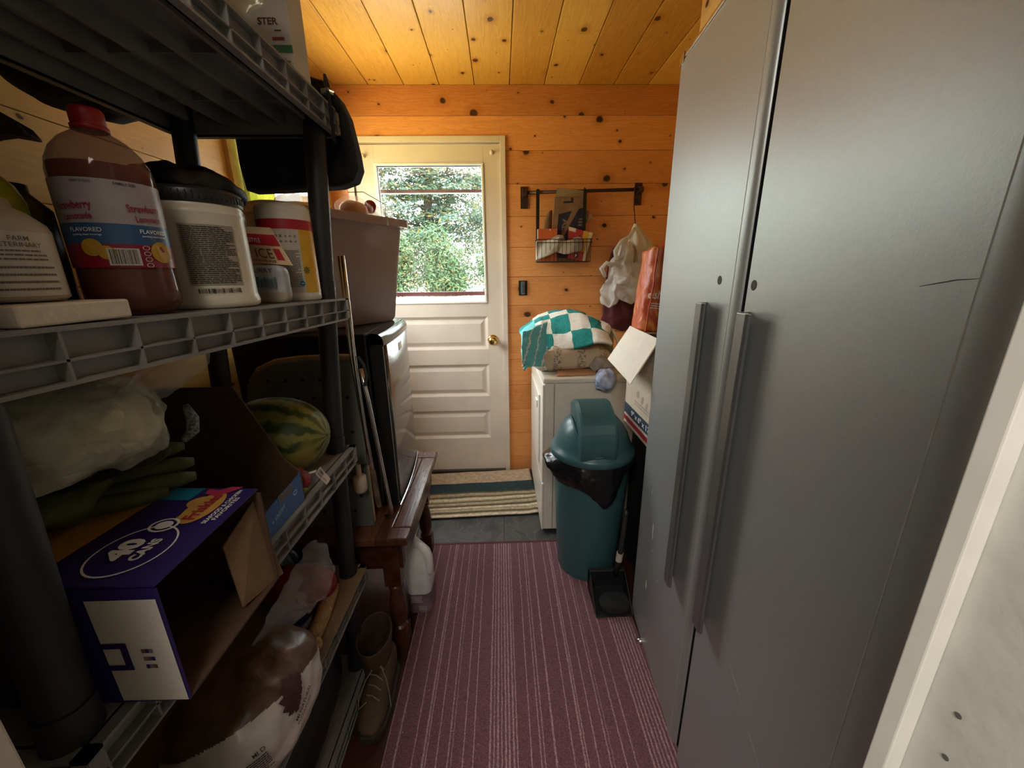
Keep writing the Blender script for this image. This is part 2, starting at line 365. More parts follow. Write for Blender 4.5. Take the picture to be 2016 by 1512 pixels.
# floor : dark red wood with slate look tiles by the back door
mb = MB(); mb.box(XL-.05, XR+.05, -2.3, 1.60, -.05, 0)
fl = mb.build('floor', mat('dark_red_floorboards', (.045, .015, .011), .4, var=.35, vs=12), origin=(0,0,0)); struct(fl, 'dark reddish floor beside the carpet runner')
m = bpy.data.materials.new('slate_tile'); m.use_nodes = True; n = m.node_tree; b = n.nodes['Principled BSDF']
t = nd(n, 'ShaderNodeTexCoord'); nz = nd(n, 'ShaderNodeTexNoise'); nz.inputs['Scale'].default_value = 6; nz.inputs['Detail'].default_value = 8; nz.inputs['Distortion'].default_value = 1.2
n.links.new(t.outputs['Object'], nz.inputs['Vector']); r = nd(n, 'ShaderNodeValToRGB'); n.links.new(nz.outputs['Fac'], r.inputs[0])
for q, (p, c) in enumerate(((.35, (.030, .032, .034, 1)), (.65, (.075, .078, .078, 1)))): r.color_ramp.elements[q].position = p; r.color_ramp.elements[q].color = c
k = r.color_ramp.elements.new(.505); k.color = (.10, .10, .098, 1); k = r.color_ramp.elements.new(.49); k.color = (.05, .052, .054, 1); k = r.color_ramp.elements.new(.52); k.color = (.05, .052, .054, 1)
n.links.new(r.outputs[0], b.inputs['Base Color']); b.inputs['Roughness'].default_value = .42
mb = MB(); x = -1.0
for i in range(5):
    for j in range(2): mb.box(-1.0+.465*i+.065, -1.0+.465*(i+1)+.063, 1.60+.44*j, 1.60+.44*(j+1)-.003 if j == 0 else 2.56, -.02, .0)
struct(mb.build('floor_tile', m, bevel=.0015, origin=(0,0,0)), 'dark slate tile floor strip in front of the back door')
mb = MB(); mb.box(-1.06, 1.2, 1.58, 2.6, -.06, -.0035)
struct(mb.build('floor_base', mat('grout', (.05, .05, .05), .9)), 'dark grout under the slate tiles')
# hall behind the doorway
HW = mat('hall_paint', (.55, .52, .46), .8)
mb = MB(); mb.box(-1.7, -1.62, -2.3, .1, 0, 2.4); struct(mb.build('wall_hall_left', HW), 'plain hall wall left of the doorway')
mb = MB(); mb.box(1.62, 1.7, -2.3, .1, 0, 2.4); struct(mb.build('wall_hall_right', HW), 'plain hall wall right of the doorway')
mb = MB(); mb.box(-1.7, 1.7, -2.38, -2.3, 0, 2.4); struct(mb.build('wall_hall_rear', HW), 'plain hall wall behind the viewer')
mb = MB(); mb.box(-1.7, 1.7, -2.38, .11, 2.36, 2.42); struct(mb.build('ceiling_hall', HW), 'plain hall ceiling behind the viewer')
mb = MB(); mb.box(-1.7, XL-.05, -2.38, .11, -.05, 0); mb.box(XR+.05, 1.7, -2.38, .11, -.05, 0); struct(mb.build('floor_hall', mat('hall_floor', (.16, .10, .07), .5)), 'hall floor behind the viewer')
mb = MB(); mb.box(-1.7, XL-.1, .1, .195, 0, 2.4); mb.box(XR+.1, 1.7, .1, .195, 0, 2.4); struct(mb.build('wall_hall_front', HW), 'plain hall wall beside the doorway')
# pine box above the wardrobe
mb = MB(); mb.box(.785, XR, .2, 1.777, 2.02, CEIL)
struct(mb.build('trim_3', pine('pine_boxing', 1, 2, .3, 0, (.80, .50, .17), (.66, .36, .10)), bevel=.003, origin=(0,0,0)), 'pale pine boxing between the wardrobe top and the ceiling')

# ---- back door
door = MB(); YF = D + .004; TH = .036
GX0, GX1, GZ0, GZ1 = -.690, -.098, 1.172, 1.930
PX0, PX1 = -.700, -.086
rows = [(.868, 1.076), (.551, .767), (.250, .449)]
door.box(DX0+.018, PX0, YF, YF+TH, .012, 2.036); door.box(PX1, DX1-.006, YF, YF+TH, .012, 2.036)
zz = [.012] + [q for r_ in reversed(rows) for q in r_]
for z0, z1 in ((.012, .250), (.449, .551), (.767, .868), (1.076, GZ0), (GZ1, 2.036)): door.box(PX0, PX1, YF, YF+TH, z0, z1)
for x0, x1 in ((PX0, GX0), (GX1, PX1)): door.box(x0, x1, YF, YF+TH, GZ0, GZ1)
d1 = door.build('door_1', WHITEPAINT, bevel=.0015); struct(d1, 'cream painted back door with half glass and three wide panels')
for z0, z1 in rows:
    mb = MB(); g = .016; dp = .011
    A = [(PX0, YF+.001, z0), (PX1, YF+.001, z0), (PX1, YF+.001, z1), (PX0, YF+.001, z1)]
    B = [(PX0+g, YF+dp, z0+g), (PX1-g, YF+dp, z0+g), (PX1-g, YF+dp, z1-g), (PX0+g, YF+dp, z1-g)]
    g2 = g+.008; Cc = [(PX0+g2, YF+dp, z0+g2), (PX1-g2, YF+dp, z0+g2), (PX1-g2, YF+dp, z1-g2), (PX0+g2, YF+dp, z1-g2)]
    g3 = g2+.022; E = [(PX0+g3, YF+.004, z0+g3), (PX1-g3, YF+.004, z0+g3), (PX1-g3, YF+.004, z1-g3), (PX0+g3, YF+.004, z1-g3)]
    ring = lambda o: [(o+i, o+(i+1) % 4, o+4+(i+1) % 4, o+4+i) for i in range(4)]
    mb.add(A+B+Cc+E, ring(0)+ring(4)+ring(8)+[(12, 13, 14, 15)])
    mb.build('door_panel', WHITEPAINT, d1)
mb = MB(); s_ = .013
for q in ((GX0-s_, GX1+s_, GZ1, GZ1+s_), (GX0-s_, GX1+s_, GZ0-s_, GZ0), (GX0-s_, GX0, GZ0, GZ1), (GX1, GX1+s_, GZ0, GZ1)): mb.box(q[0], q[1], YF-.006, YF+.030, q[2], q[3])
mb.build('glazing_stop', mat('white_gloss_paint', (.86, .84, .76), .3, var=.03), d1, bevel=.003)
GLASS = glassmat('window_glass')
mb = MB(); mb.box(GX0, GX1, YF+.016, YF+.019, GZ0, GZ1); mb.build('glass', GLASS, d1)
kn = MB(); kn.lathe((-.055, YF, .928), [(0, 0), (.031, 0), (.033, .004), (.028, .007), (.013, .010), (.011, .026), (.018, .031), (.027, .040), (.029, .050), (.024, .061), (.012, .066), (.0, .067)], 28, X=V((1,0,0)), Y=V((0,0,1)), Z=V((0,-1,0)))
kn.build('knob', BRASS, d1, smooth=True)
for x in (-.757, -.035):
    mb = MB(); mb.lathe((x, YF, 1.978 if x < -.5 else 1.992), [(0, 0), (.012, 0), (.011, .004), (.005, .006), (.005, .016), (.011, .02), (.010, .026), (0, .027)], 16, X=V((1,0,0)), Y=V((0,0,1)), Z=V((0,-1,0)))
    mb.build('curtain_peg', WHITEPAINT, d1, smooth=True)
mb = MB(); mb.box(DX1-.006, DX1+.024, D-.012, D+.06, 0, DZ1+.022); mb.box(DX0-.024, DX0+.012, D-.012, D+.06, 0, DZ1+.022); mb.box(DX0+.012, DX1-.006, D-.012, D+.06, DZ1-.008, DZ1+.022)
mb.build('door_casing', WHITEPAINT, d1, bevel=.002)
mb = MB(); mb.box(DX0+.012, DX1-.006, D-.02, D+.10, -.002, .014); mb.build('threshold', mat('dark_threshold', (.05, .035, .025), .5), d1, bevel=.003)
# storm door outside
sd = MB(); Y0, Y1 = 2.555, 2.585
GX0s, GX1s, GZ0s, GZ1s = -.74, -.075, 1.13, 1.97
for q in ((DX0+.012, GX0s, .02, 2.05), (GX1s, DX1-.006, .02, 2.05), (GX0s, GX1s, .02, GZ0s), (GX0s, GX1s, GZ1s, 2.05)): sd.box(q[0], q[1], Y0, Y1, q[2], q[3])
sdo = sd.build('door_2', mat('white_storm_door', (.8, .8, .78), .4), bevel=.002); struct(sdo, 'white storm door seen through the back door glass')
mb = MB(); mb.box(GX0s, GX1s, Y0-.002, Y1+.002, 1.807, 1.825); mb.build('glazing_bar', mat('dark_bronze_bar', (.16, .09, .075), .4), sdo)
mb = MB(); mb.box(GX0s, GX1s, Y0-.002, Y1+.002, 1.202, 1.226); mb.build('glazing_bar', mat('maroon_bar', (.12, .035, .035), .4), sdo)
mb = MB(); mb.box(GX0s, GX1s, Y0+.012, Y0+.015, GZ0s, GZ1s); mb.build('glass', GLASS, sdo)
# ---- side window in the left wall
mb = MB(); c = .055
for y0, y1, z0, z1 in ((WY0-.052, WY0, WZ0-c, WZ1+c), (WY1, WY1+c, WZ0-c, WZ1+c), (WY0, WY1, WZ1, WZ1+c), (WY0, WY1, WZ0-c, WZ0)): mb.box(XL-.005, XL+.016, y0, y1, z0, z1)
wn = mb.build('window_1', mat('warm_window_casing', (.66, .46, .22), .45), bevel=.002); struct(wn, 'wood cased side window partly hidden behind the shelving')
mb = MB()
for y0, y1, z0, z1 in ((WY0, WY0+.035, WZ0, WZ1), (WY1-.035, WY1, WZ0, WZ1), (WY0, WY1, WZ1-.035, WZ1), (WY0, WY1, WZ0, WZ0+.035), (WY0, WY1, 1.635, 1.665)): mb.box(XL-.075, XL-.045, y0, y1, z0, z1)
mb.build('window_frame', mat('window_white', (.78, .78, .74), .4), wn, bevel=.002)
mb = MB(); mb.box(XL-.062, XL-.059, WY0+.03, WY1-.03, WZ0+.03, WZ1-.03); mb.build('glass', GLASS, wn)
mb = MB(); mb.grid(lambda u, v: (XL+.032+.010*math.sin(u*26), 1.572+u*.19, 1.30+v*.76), 30, 4)
tag(mb.build('curtain', clothmat('yellow_green_sheer', (.58, .60, .20), .5), smooth=True, solid=.002), 'yellow green curtain edge at the side window behind the shelf post', 'curtain')

# ---------------------------------------------------------------- outdoors
mb = MB(); mb.box(-60, 40, 2.62, 90, -.75, -.70)
struct(mb.build('ground_drive', mat('pale_sunlit_gravel', (.50, .46, .36), .9, var=.25, vs=.35)), 'pale bright gravel drive beyond the back door')
LEAF = [mat('pine_needles', (.048, .088, .060), .7, var=.5, vs=1), mat('leaf_green', (.056, .102, .044), .7, var=.5, vs=1), mat('leaf_yellow', (.13, .11, .03), .7, var=.4, vs=1)]
BARK = mat('bark', (.035, .031, .027), .9, var=.4, vs=12)
rnd = random.Random(3)
def leaves(mb, c, r, n, size, ym=.15, base=0, flat=1.):
    for _ in range(n):
        while True:
            q = V((rnd.uniform(-1, 1), rnd.uniform(-1, 1), rnd.uniform(-1, 1)))
            if q.length <= 1: break
        p = V(c) + V((q.x*r[0], q.y*r[1], q.z*r[2]))
        a = V((rnd.gauss(0, 1), rnd.gauss(0, 1), rnd.gauss(0, 1)*flat)).normalized()*size*rnd.uniform(.6, 1.5)
        bb = a.orthogonal().normalized()*size*rnd.uniform(.2, .45)
        mb.add([p-a, p+bb, p+a, p-bb], [(0, 1, 2, 3)], 2 if rnd.random() < ym else base)
def bush(x, y, h, rx, label, base=1, ym=.12, n=8800, size=.20):
    mb = MB()
    for k in range(26):
        a = rnd.uniform(0, 2*PI); q = rnd.random()**.5
        leaves(mb, (x+math.cos(a)*rx*.62*q, y+math.sin(a)*1.2*q, -.7+h*rnd.uniform(.12, .80)), (rx*.56, 1.2, h*.20), n//26, size, ym, base)
    st = MB()
    for k in range(5): st.tube([(x+.4*k-.8, y, -.75), (x+rnd.uniform(-.6, .6)*rx, y, -.7+h*.75)], [.08, .02], 6)
    t = thing('bush', (x, y, -.7), label, 'bush', 'shrubs across the drive'); mb.build('foliage', LEAF, t); st.build('stem', BARK, t)
for x, y, h, rx, lb_ in ((-21.6, 40.6, 8.4, 3.4, 'leafy shrub farthest left across the drive'), (-16.0, 40, 7.6, 3.3, 'leafy shrub at the left edge of the door glass across the drive'), (-10.6, 39.6, 7.0, 3.2, 'dense green shrub below the pine trunk across the drive'), (-5.2, 40, 7.6, 3.2, 'green shrub right of the pine trunk across the drive'), (0.4, 40.6, 8.4, 3.4, 'leafy shrub farthest right across the drive')): bush(x, y, h, rx, lb_)
TX, TY = -7.1, 43.
tr = thing('pine_tree', (TX, TY, -.7), 'tall pine tree with bare branches seen through the door glass', 'tree')
mb = MB(); pts = [(TX+.16*math.sin(k), TY, -.75+k*1.8) for k in range(13)]; mb.tube(pts, [.62-.034*k for k in range(13)], 10)
for k in range(40):
    z = 6.0+k*.40; a = rnd.uniform(0, 2*PI); L = rnd.uniform(3.0, 8.0); q = V((math.cos(a), math.sin(a)*.5, 0))
    p0 = V((TX, TY, z)); mb.tube([p0, p0+q*L*.4+V((0, 0, .4)), p0+q*L*.7+V((0, 0, .25)), p0+q*L+V((0, 0, -.6))], [.13, .085, .05, .02], 5)
mb.build('trunk', BARK, tr, smooth=True)
mb = MB()
for k in range(340):
    z = rnd.uniform(4.8, 20.); a = rnd.uniform(0, 2*PI); L = rnd.uniform(1.0, 8.0)
    leaves(mb, (TX+math.cos(a)*L, TY+math.sin(a)*L*.5, z), (1.7, 1.2, .5), 78, .25, .20, 0, .5)
mb.build('foliage', LEAF, tr)
def conifer(x, y, h, w, label, ym, base, n=90):
    tr = thing('evergreen_tree', (x, y, -.7), label, 'tree')
    mb = MB(); mb.tube([(x, y, -.75), (x, y, h)], [.35, .08], 8); mb.build('trunk', BARK, tr)
    mb = MB()
    for k in range(n):
        z = rnd.uniform(2, h); a = rnd.uniform(0, 2*PI); L = w*(1-.6*z/h)*rnd.random()**.5
        leaves(mb, (x+math.cos(a)*L, y+math.sin(a)*L*.6, z), (1.5, 1.1, .6), 46, .24, ym, base, .7)
    mb.build('foliage', LEAF, tr)
conifer(-17.5, 52, 17, 5.2, 'blurry evergreen tree at the left behind the shrubs', .08, 0)
conifer(-1.6, 52, 16, 5.0, 'yellow tinged tree at the right of the door glass', .34, 1)

# ================================================================ GREY WARDROBE (right)
CP = V((.507, 1.214, 0)); CT = V((-.036, -.454, 0)).normalized(); CN = V((-.454, .036, 0)).normalized()
cab = lambda s, d, z: CP + CT*s + CN*d + V((0, 0, z))      # s toward the viewer, d out from the door face
CABM = mat('grey_laminate', (.385, .408, .412), .40, .55, var=.03, vs=120, bump=.03, bs=320, spec=.6)
CABD = mat('grey_laminate_edge', (.17, .17, .17), .42, var=.03)
wr = thing('wardrobe', (.75, .78, 0), 'tall grey two door wardrobe filling the right side', 'wardrobe')
mb = MB(); mb.hexa([cab(-.03, -.030, .06), cab(.915, -.030, .06), cab(.915, -.58, .06), cab(-.03, -.58, .06), cab(-.03, -.030, 1.875), cab(.915, -.030, 1.875), cab(.915, -.58, 1.875), cab(-.03, -.58, 1.875)])
mb.build('body', mat('wardrobe_carcass_black', (.012, .012, .012), .7), wr, bevel=.002)
def door_prof(s0, s1, rnear):
    pr = [cab(s0, -.022, 0), cab(s0, -.002, 0), cab(s0+.002, 0, 0), cab(s1-rnear, 0, 0)]
    for k in range(1, 9):
        a = k/8*PI/2; pr.append(cab(s1-rnear+rnear*math.sin(a), -min(rnear*.62, .013 if rnear < .03 else 1)*(1-math.cos(a)), 0))
    pr.append(cab(s1, -.022, 0)); return pr
doors = []
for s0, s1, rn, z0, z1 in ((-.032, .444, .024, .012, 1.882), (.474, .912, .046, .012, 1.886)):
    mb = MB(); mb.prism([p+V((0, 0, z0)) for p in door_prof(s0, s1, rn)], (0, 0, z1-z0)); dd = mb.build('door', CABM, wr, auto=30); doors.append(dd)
    mb = MB(); mb.hexa([cab(s1-.003, -.028, z0), cab(s1+.0008, -.028, z0), cab(s1+.0008, -.011, z0), cab(s1-.003, -.011, z0), cab(s1-.003, -.028, z1), cab(s1+.0008, -.028, z1), cab(s1+.0008, -.011, z1), cab(s1-.003, -.011, z1)]); mb.build('edge_shade_strip', BLACK, dd)  # black strip paints the shade along the door's near edge
    mb = MB(); mb.prism([cab(s1-rn-.002, .0001, z0+.002), cab(s1-rn-.0012, .0009, z0+.002), cab(s1-rn-.0002, .0001, z0+.002)], (0, 0, z1-z0-.004)); mb.build('edge_seam', mat('pale_seam', (.36, .36, .35), .5), dd)
# shade in the door gap is coloured in by black strips and carcass; handles
HM = mat('handle_grey_metal', (.23, .24, .245), .3, .75, var=.05)
for dd, s0, z0, z1 in ((doors[0], .305, .485, 1.262), (doors[1], .492, .535, 1.257)):
    mb = MB(); pr = [(0, 0), (.006, .024), (.016, .030), (.046, .030), (.052, .026), (.052, .021), (.014, .021), (.008, 0)]
    mb.prism([cab(s0+a, b, z0) for a, b in pr], (0, 0, z1-z0)); mb.build('handle', HM, dd, bevel=.0015)
for dd, s0, z in ((doors[0], .359, 1.312), (doors[1], .496, 1.305)):
    mb = MB(); mb.lathe(cab(s0, .0002, z), [(0, .0006), (.0085, .0006), (.0095, .0003), (.0095, 0)], 20, X=CT, Y=V((0,0,1)), Z=CN); mb.build('keyhole', mat('keyhole_dark', (.03, .014, .01), .6), dd)
mb = MB(); mb.hexa([cab(-.034, -.02, 1.874), cab(-.006, -.02, 1.874), cab(-.006, .004, 1.874), cab(-.034, .004, 1.874), cab(-.034, -.02, 1.90), cab(-.006, -.02, 1.90), cab(-.006, .004, 1.90), cab(-.034, .004, 1.90)])
mb.build('hinge', CHROME, wr, bevel=.001)
mb = MB(); mb.hexa([cab(.005, -.02, 1.883), cab(.24, -.02, 1.883), cab(.24, .003, 1.883), cab(.005, .003, 1.883), cab(.005, -.02, 1.892), cab(.24, -.02, 1.892), cab(.24, .003, 1.892), cab(.005, .003, 1.892)])
mb.build('top_rail', CHROME, wr, bevel=.001)
mb = MB(); mb.lathe(cab(.115, .006, .012), [(0, -.012), (.012, -.012), (.013, .0), (.008, .012), (0, .015)], 16, X=CT, Y=V((0,0,1)), Z=CN); mb.build('leveling_foot', CHROME, wr, smooth=True)
for s_ in (.03, .42, .50, .88):
    for d_ in (-.06, -.52):
        mb = MB(); mb.tube([cab(s_, d_, .0), cab(s_, d_, .062)], .018, 12); mb.build('foot', BLACK, wr)
SCR = mat('scuff_white', (.55, .55, .54), .6); SCD = mat('scratch_dark', (.06, .055, .05), .6)
mb = MB(); mb.tube([cab(s, .0003, z) for s, z in ((.81, 1.3125), (.83, 1.3165), (.845, 1.3195), (.865, 1.321))], [.0003, .0006, .0006, .0002], 5); mb.build('scratch', SCD, doors[1])
for s, z, dx, dz in ((.10, .275, .006, -.035), (.115, .52, .003, -.06), (.07, .60, .004, .03), (.20, .36, .002, .012), (.13, .42, .002, .01)):
    mb = MB(); mb.tube([cab(s, .0003, z), cab(s+dx*.5, .0004, z+dz*.4), cab(s+dx, .0003, z+dz)], [.0004, .0014, .0004], 5); mb.build('scuff', SCR, doors[0])
for s, z, dx, dz in ((.62, .55, .06, -.03), (.70, .50, .09, -.05), (.80, .40, .012, -.03)):
    mb = MB(); mb.tube([cab(s, .0003, z), cab(s+dx*.5, .0004, z+dz*.45), cab(s+dx, .0003, z+dz)], [.0002, .0004, .0002], 5); mb.build('scuff', mat('scuff_grey', (.27, .27, .27), .5), doors[1])

# ================================================================ CARPET, RUG
m = bpy.data.materials.new('striped_carpet'); m.use_nodes = True; n = m.node_tree; b = n.nodes['Principled BSDF']; L = n.links.new
t = nd(n, 'ShaderNodeTexCoord'); s = nd(n, 'ShaderNodeSeparateXYZ'); L(t.outputs['Object'], s.inputs[0])
nzw = nd(n, 'ShaderNodeTexNoise'); nzw.inputs['Scale'].default_value = 55; L(t.outputs['Object'], nzw.inputs['Vector'])
xx = math_(n, 'ADD', s.outputs[0], math_(n, 'MULTIPLY', math_(n, 'SUBTRACT', nzw.outputs['Fac'], .5), .004))
r = nd(n, 'ShaderNodeValToRGB'); r.color_ramp.interpolation = 'CONSTANT'
per = .46; L(math_(n, 'FRACT', math_(n, 'DIVIDE', math_(n, 'ADD', xx, 1.21), per)), r.inputs[0])
A = (.128, .040, .056, 1); B_ = (.30, .17, .185, 1)
xs = [0, .035, .05, .105, .12, .185, .20, .245, .255, .30, .31, .345, .352]
lines = [.03, .10, .17, .245, .262, .31, .37, .39, .45]      # stripe positions in metres*per
pos = []
for p_, wd in ((.02, .009), (.085, .009), (.105, .006), (.17, .008), (.24, .009), (.262, .006), (.335, .008), (.395, .010), (.50, .010), (.525, .008), (.55, .010), (.575, .008), (.60, .011), (.625, .008), (.65, .012), (.675, .008), (.76, .009), (.82, .007), (.84, .008), (.91, .010)): pos += [(p_, B_), (p_+wd, A)]
els = r.color_ramp.elements
els[0].position = 0; els[0].color = A; els[1].position = .999; els[1].color = A
# a colour ramp holds 32 stops, the pattern uses a chain of two
r2 = nd(n, 'ShaderNodeValToRGB'); r2.color_ramp.interpolation = 'CONSTANT'; L(r.inputs[0].links[0].from_socket, r2.inputs[0])
e2 = r2.color_ramp.elements; e2[0].position = 0; e2[0].color = A; e2[1].position = .999; e2[1].color = A
for q, (p_, c_) in enumerate(pos):
    k = (els if q < 20 else e2).new(p_); k.color = c_
lt = nd(n, 'ShaderNodeMix', data_type='RGBA', blend_type='LIGHTEN'); lt.inputs[0].default_value = 1; L(r.outputs[0], lt.inputs[6]); L(r2.outputs[0], lt.inputs[7])
nf = nd(n, 'ShaderNodeTexNoise'); nf.inputs['Scale'].default_value = 260; nf.inputs['Detail'].default_value = 3; L(t.outputs['Object'], nf.inputs['Vector'])
mp = nd(n, 'ShaderNodeMapRange'); mp.inputs[1].default_value = .35; mp.inputs[2].default_value = .68; mp.inputs[3].default_value = .55; mp.inputs[4].default_value = 1.35; L(nf.outputs['Fac'], mp.inputs[0])
mm = nd(n, 'ShaderNodeMix', data_type='RGBA', blend_type='MULTIPLY'); mm.inputs[0].default_value = 1; L(lt.outputs[2], mm.inputs[6])
cc = nd(n, 'ShaderNodeCombineColor'); [L(mp.outputs[0], cc.inputs[q]) for q in range(3)]; L(cc.outputs[0], mm.inputs[7]); L(mm.outputs[2], b.inputs['Base Color'])
b.inputs['Roughness'].default_value = .95; b.inputs['Sheen Weight'].default_value = .3
bp = nd(n, 'ShaderNodeBump'); bp.inputs['Strength'].default_value = .6; bp.inputs['Distance'].default_value = .004; L(nf.outputs['Fac'], bp.inputs['Height']); L(bp.outputs[0], b.inputs['Normal'])
CARPET = m
mb = MB(); mb.box(-.362, .50, -.3, 1.675, .0, .009)
cp = mb.build('carpet_runner', CARPET, bevel=.003, origin=(0,0,0)); tag(cp, 'maroon carpet runner with thin pale stripes along the aisle', 'carpet')
mb = MB(); mb.box(-.362, .50, 1.667, 1.682, .0, .011); mb.build('bound_edge', mat('maroon_binding', (.09, .025, .03), .9), cp, bevel=.003)
mb = MB(); rr = random.Random(5)
for k in range(26):
    x, y = rr.uniform(-.33, .42), rr.uniform(.62, 1.6); a = rr.uniform(0, 6.3); l = rr.uniform(.0008, .003)
    mb.tube([(x, y, .0098), (x+math.cos(a)*l, y+math.sin(a)*l, .0105)], .0006, 5)
c2 = mb.build('lint', mat('lint_white', (.6, .55, .48), .9), cp); c2['kind'] = 'stuff'
# striped door rug, long stripes across the doorway
STR = [(.46, .34, .23), (.022, .045, .05), (.34, .27, .16), (.12, .09, .05), (.40, .34, .22), (.62, .52, .38)]
RM = [mat('rug_yarn_%d' % i, c, .95, var=.25, vs=60, bump=.5, bs=240) for i, c in enumerate(STR)]
def rugmat(u, v):
    if v > .72: return 0
    if v > .50: return 1
    k = int(v*34); return (4, 2, 3, 4, 2, 5, 3, 2, 4, 3, 2, 5, 4, 3, 2, 4, 3)[k % 17] if v > .035 else 5
def rugf(u, v):
    x = -.56+.75*u; y = 1.885 + .50*v + .03*u; z = .008+.004*mnoise.noise(V((x*7, y*9, 1))) + (.010*math.exp(-((v-.25)/.10)**2)*u**3) + .004*math.exp(-((u-.98)/.03)**2)
    z += .0018*abs(math.sin(v*PI*22)) + (.012*max(0, v-.9)*10*u*.6)
    return V((x+.014*math.sin(v*5), y, z))
mb = MB(); mb.grid(rugf, 60, 90, mfn=rugmat)
rg = mb.build('door_rug', RM, smooth=True, solid=-.006); tag(rg, 'tan and teal striped cotton rug in front of the back door', 'rug')

# ================================================================ PLASTIC SHELVING UNIT (left)
SY0, SY1 = .285, 1.05
LV = [(1.70, -.371), (1.275, -.403), (.855, -.434), (.435, -.453), (.06, -.474)]
DEP = .372
TILT = {1.275: .016}
def xf_at(z):
    for (za, xa), (zb, xb) in zip(LV, LV[1:]):
        if z >= zb: return xb + (xa-xb)*(z-zb)/(za-zb)
    return LV[-1][1]
su = thing('shelving_unit', (-.65, .67, 0), 'dark plastic five tier shelving unit along the left side', 'shelving unit')
for z, xr in LV:
    xl = xr-DEP; mb = MB(); h = .055
    mb.box(xl+.016, xr-.016, SY0+.016, SY1-.016, z-.005, z)                      # deck
    for k in range(5): x = xl+.055+(DEP-.11)*k/4; mb.box(x-.004, x+.004, SY0+.016, SY1-.016, z-.034, z-.005)
    for k in range(4): y = SY0+.12+(SY1-SY0-.24)*k/3; mb.box(xl+.016, xr-.016, y-.002, y+.002, z-.022, z-.005)
    # rim channel: inner web, flanges, mid rib, cross ribs
    for sgn, xo in ((1, xr), (-1, xl)):
        a, b_ = sorted((xo, xo-sgn*.017)); i0, i1 = sorted((xo-sgn*.014, xo-sgn*.017))
        mb.box(i0, i1, SY0, SY1, z-h, z); mb.box(a, b_, SY0, SY1, z-.0045, z); mb.box(a, b_, SY0, SY1, z-h, z-h+.004); a2, b2 = sorted((xo-sgn*.001, xo-sgn*.014)); mb.box(a2, b2, SY0, SY1, z-.033, z-.0305)
        kk = 10
        for k in range(kk+1): y = SY0+.0015+(SY1-SY0-.003)*k/kk; mb.box(a2, b2, y-.0015, y+.0015, z-h+.003, z-.003)
    for yo, sgn in ((SY0, -1), (SY1, 1)):
        i0, i1 = sorted((yo-sgn*.014, yo-sgn*.017)); a, b_ = sorted((yo, yo-sgn*.017))
        mb.box(xl, xr, i0, i1, z-h, z); mb.box(xl, xr, a, b_, z-.0045, z); mb.box(xl, xr, a, b_, z-h, z-h+.004)
        a2, b2 = sorted((yo-sgn*.001, yo-sgn*.014)); mb.box(xl, xr, a2, b2, z-.033, z-.0305)
        for k in range(6): x = xl+.0015+(DEP-.003)*k/5; mb.box(x-.0015, x+.0015, a2, b2, z-h+.003, z-.003)
    tl = TILT.get(z, 0.)
    for p in mb.v: p.z += tl*(SY1-p.y)/(SY1-SY0)
    mb.build('shelf', SHELFGREY, su, origin=None)
for dx in (-.041, -DEP+.041):
    for y in (SY0+.028, SY1-.041):
        mb = MB(); pts = []
        for (za, xa), (zb, xb) in zip(LV, LV[1:]): pts.append([(xa+dx, y, za-.003), (xb+dx, y, zb+.0)])
        for i, (p, q) in enumerate(pts):
            p = V(p); q = V(q); d = q-p
            mb.tube([p, p+d*.10, p+d*.12, p+d*.88, p+d*.90, q], [.0215, .0215, .0230, .0230, .0215, .0215], 20)
            mb.tube([p+d*.89, q], [.0245, .0255], 20)
        mb.tube([(LV[-1][1]+dx, y, .0), (LV[-1][1]+dx, y, .06)], .023, 20)
        mb.build('post', CHARCOAL, su, auto=40)
# ================================================================ BENCH, FRIDGE, TOTE, IRONING BOARD (left rear)
BX0, BX1, BY0, BY1, BZ = -.93, -.325, 1.083, 1.73, .5
WOODTOP = pine('bench_top_wood', 1, 0, .2, -.2, (.15, .060, .030), (.055, .018, .010), knots=.3, rough=.25)
bn = thing('bench_table', (-.63, 1.4, 0), 'low dark wood table with turned legs under the small fridge', 'table')
mb = MB(); fr = .062
mb.box(BX0+fr, BX1-fr, BY0+fr, BY1-fr, BZ-.026, BZ-.001); mb.box(BX1-fr+.001, BX1, BY0+fr+.001, BY1-fr-.001, BZ-.028, BZ); mb.box(BX0, BX0+fr-.001, BY0+fr, BY1-fr, BZ-.028, BZ)
mb.box(BX0, BX1, BY0, BY0+fr, BZ-.028, BZ); mb.box(BX0, BX1, BY1-fr, BY1, BZ-.028, BZ)
mb.build('tabletop', WOODTOP, bn, bevel=.004)
for q in ((BX0+.03, BX1-.03, BY0+.04, BY0+.06), (BX0+.03, BX1-.03, BY1-.06, BY1-.04), (BX1-.05, BX1-.03, BY0+.05, BY1-.05), (BX0+.03, BX0+.05, BY0+.05, BY1-.05)):
    mb = MB(); mb.box(q[0], q[1], q[2], q[3], BZ-.15, BZ-.026); mb.build('apron', DARKWOOD, bn, bevel=.002)
for x in (BX0+.055, BX1-.070):
    for y in (BY0+.055, BY1-.075):
        mb = MB(); h_ = .029
        mb.box(x-h_, x+h_, y-h_, y+h_, .285, BZ-.027); mb.box(x-h_, x+h_, y-h_, y+h_, .0, .085)
        mb.lathe((x, y, 0), [(.026, .085), (.029, .092), (.020, .100), (.018, .106), (.026, .114), (.030, .135), (.031, .170), (.027, .215), (.020, .248), (.018, .254), (.027, .262), (.027, .272), (.020, .278), (.026, .285)], 20)
        mb.build('leg', DARKWOOD, bn, bevel=.002)
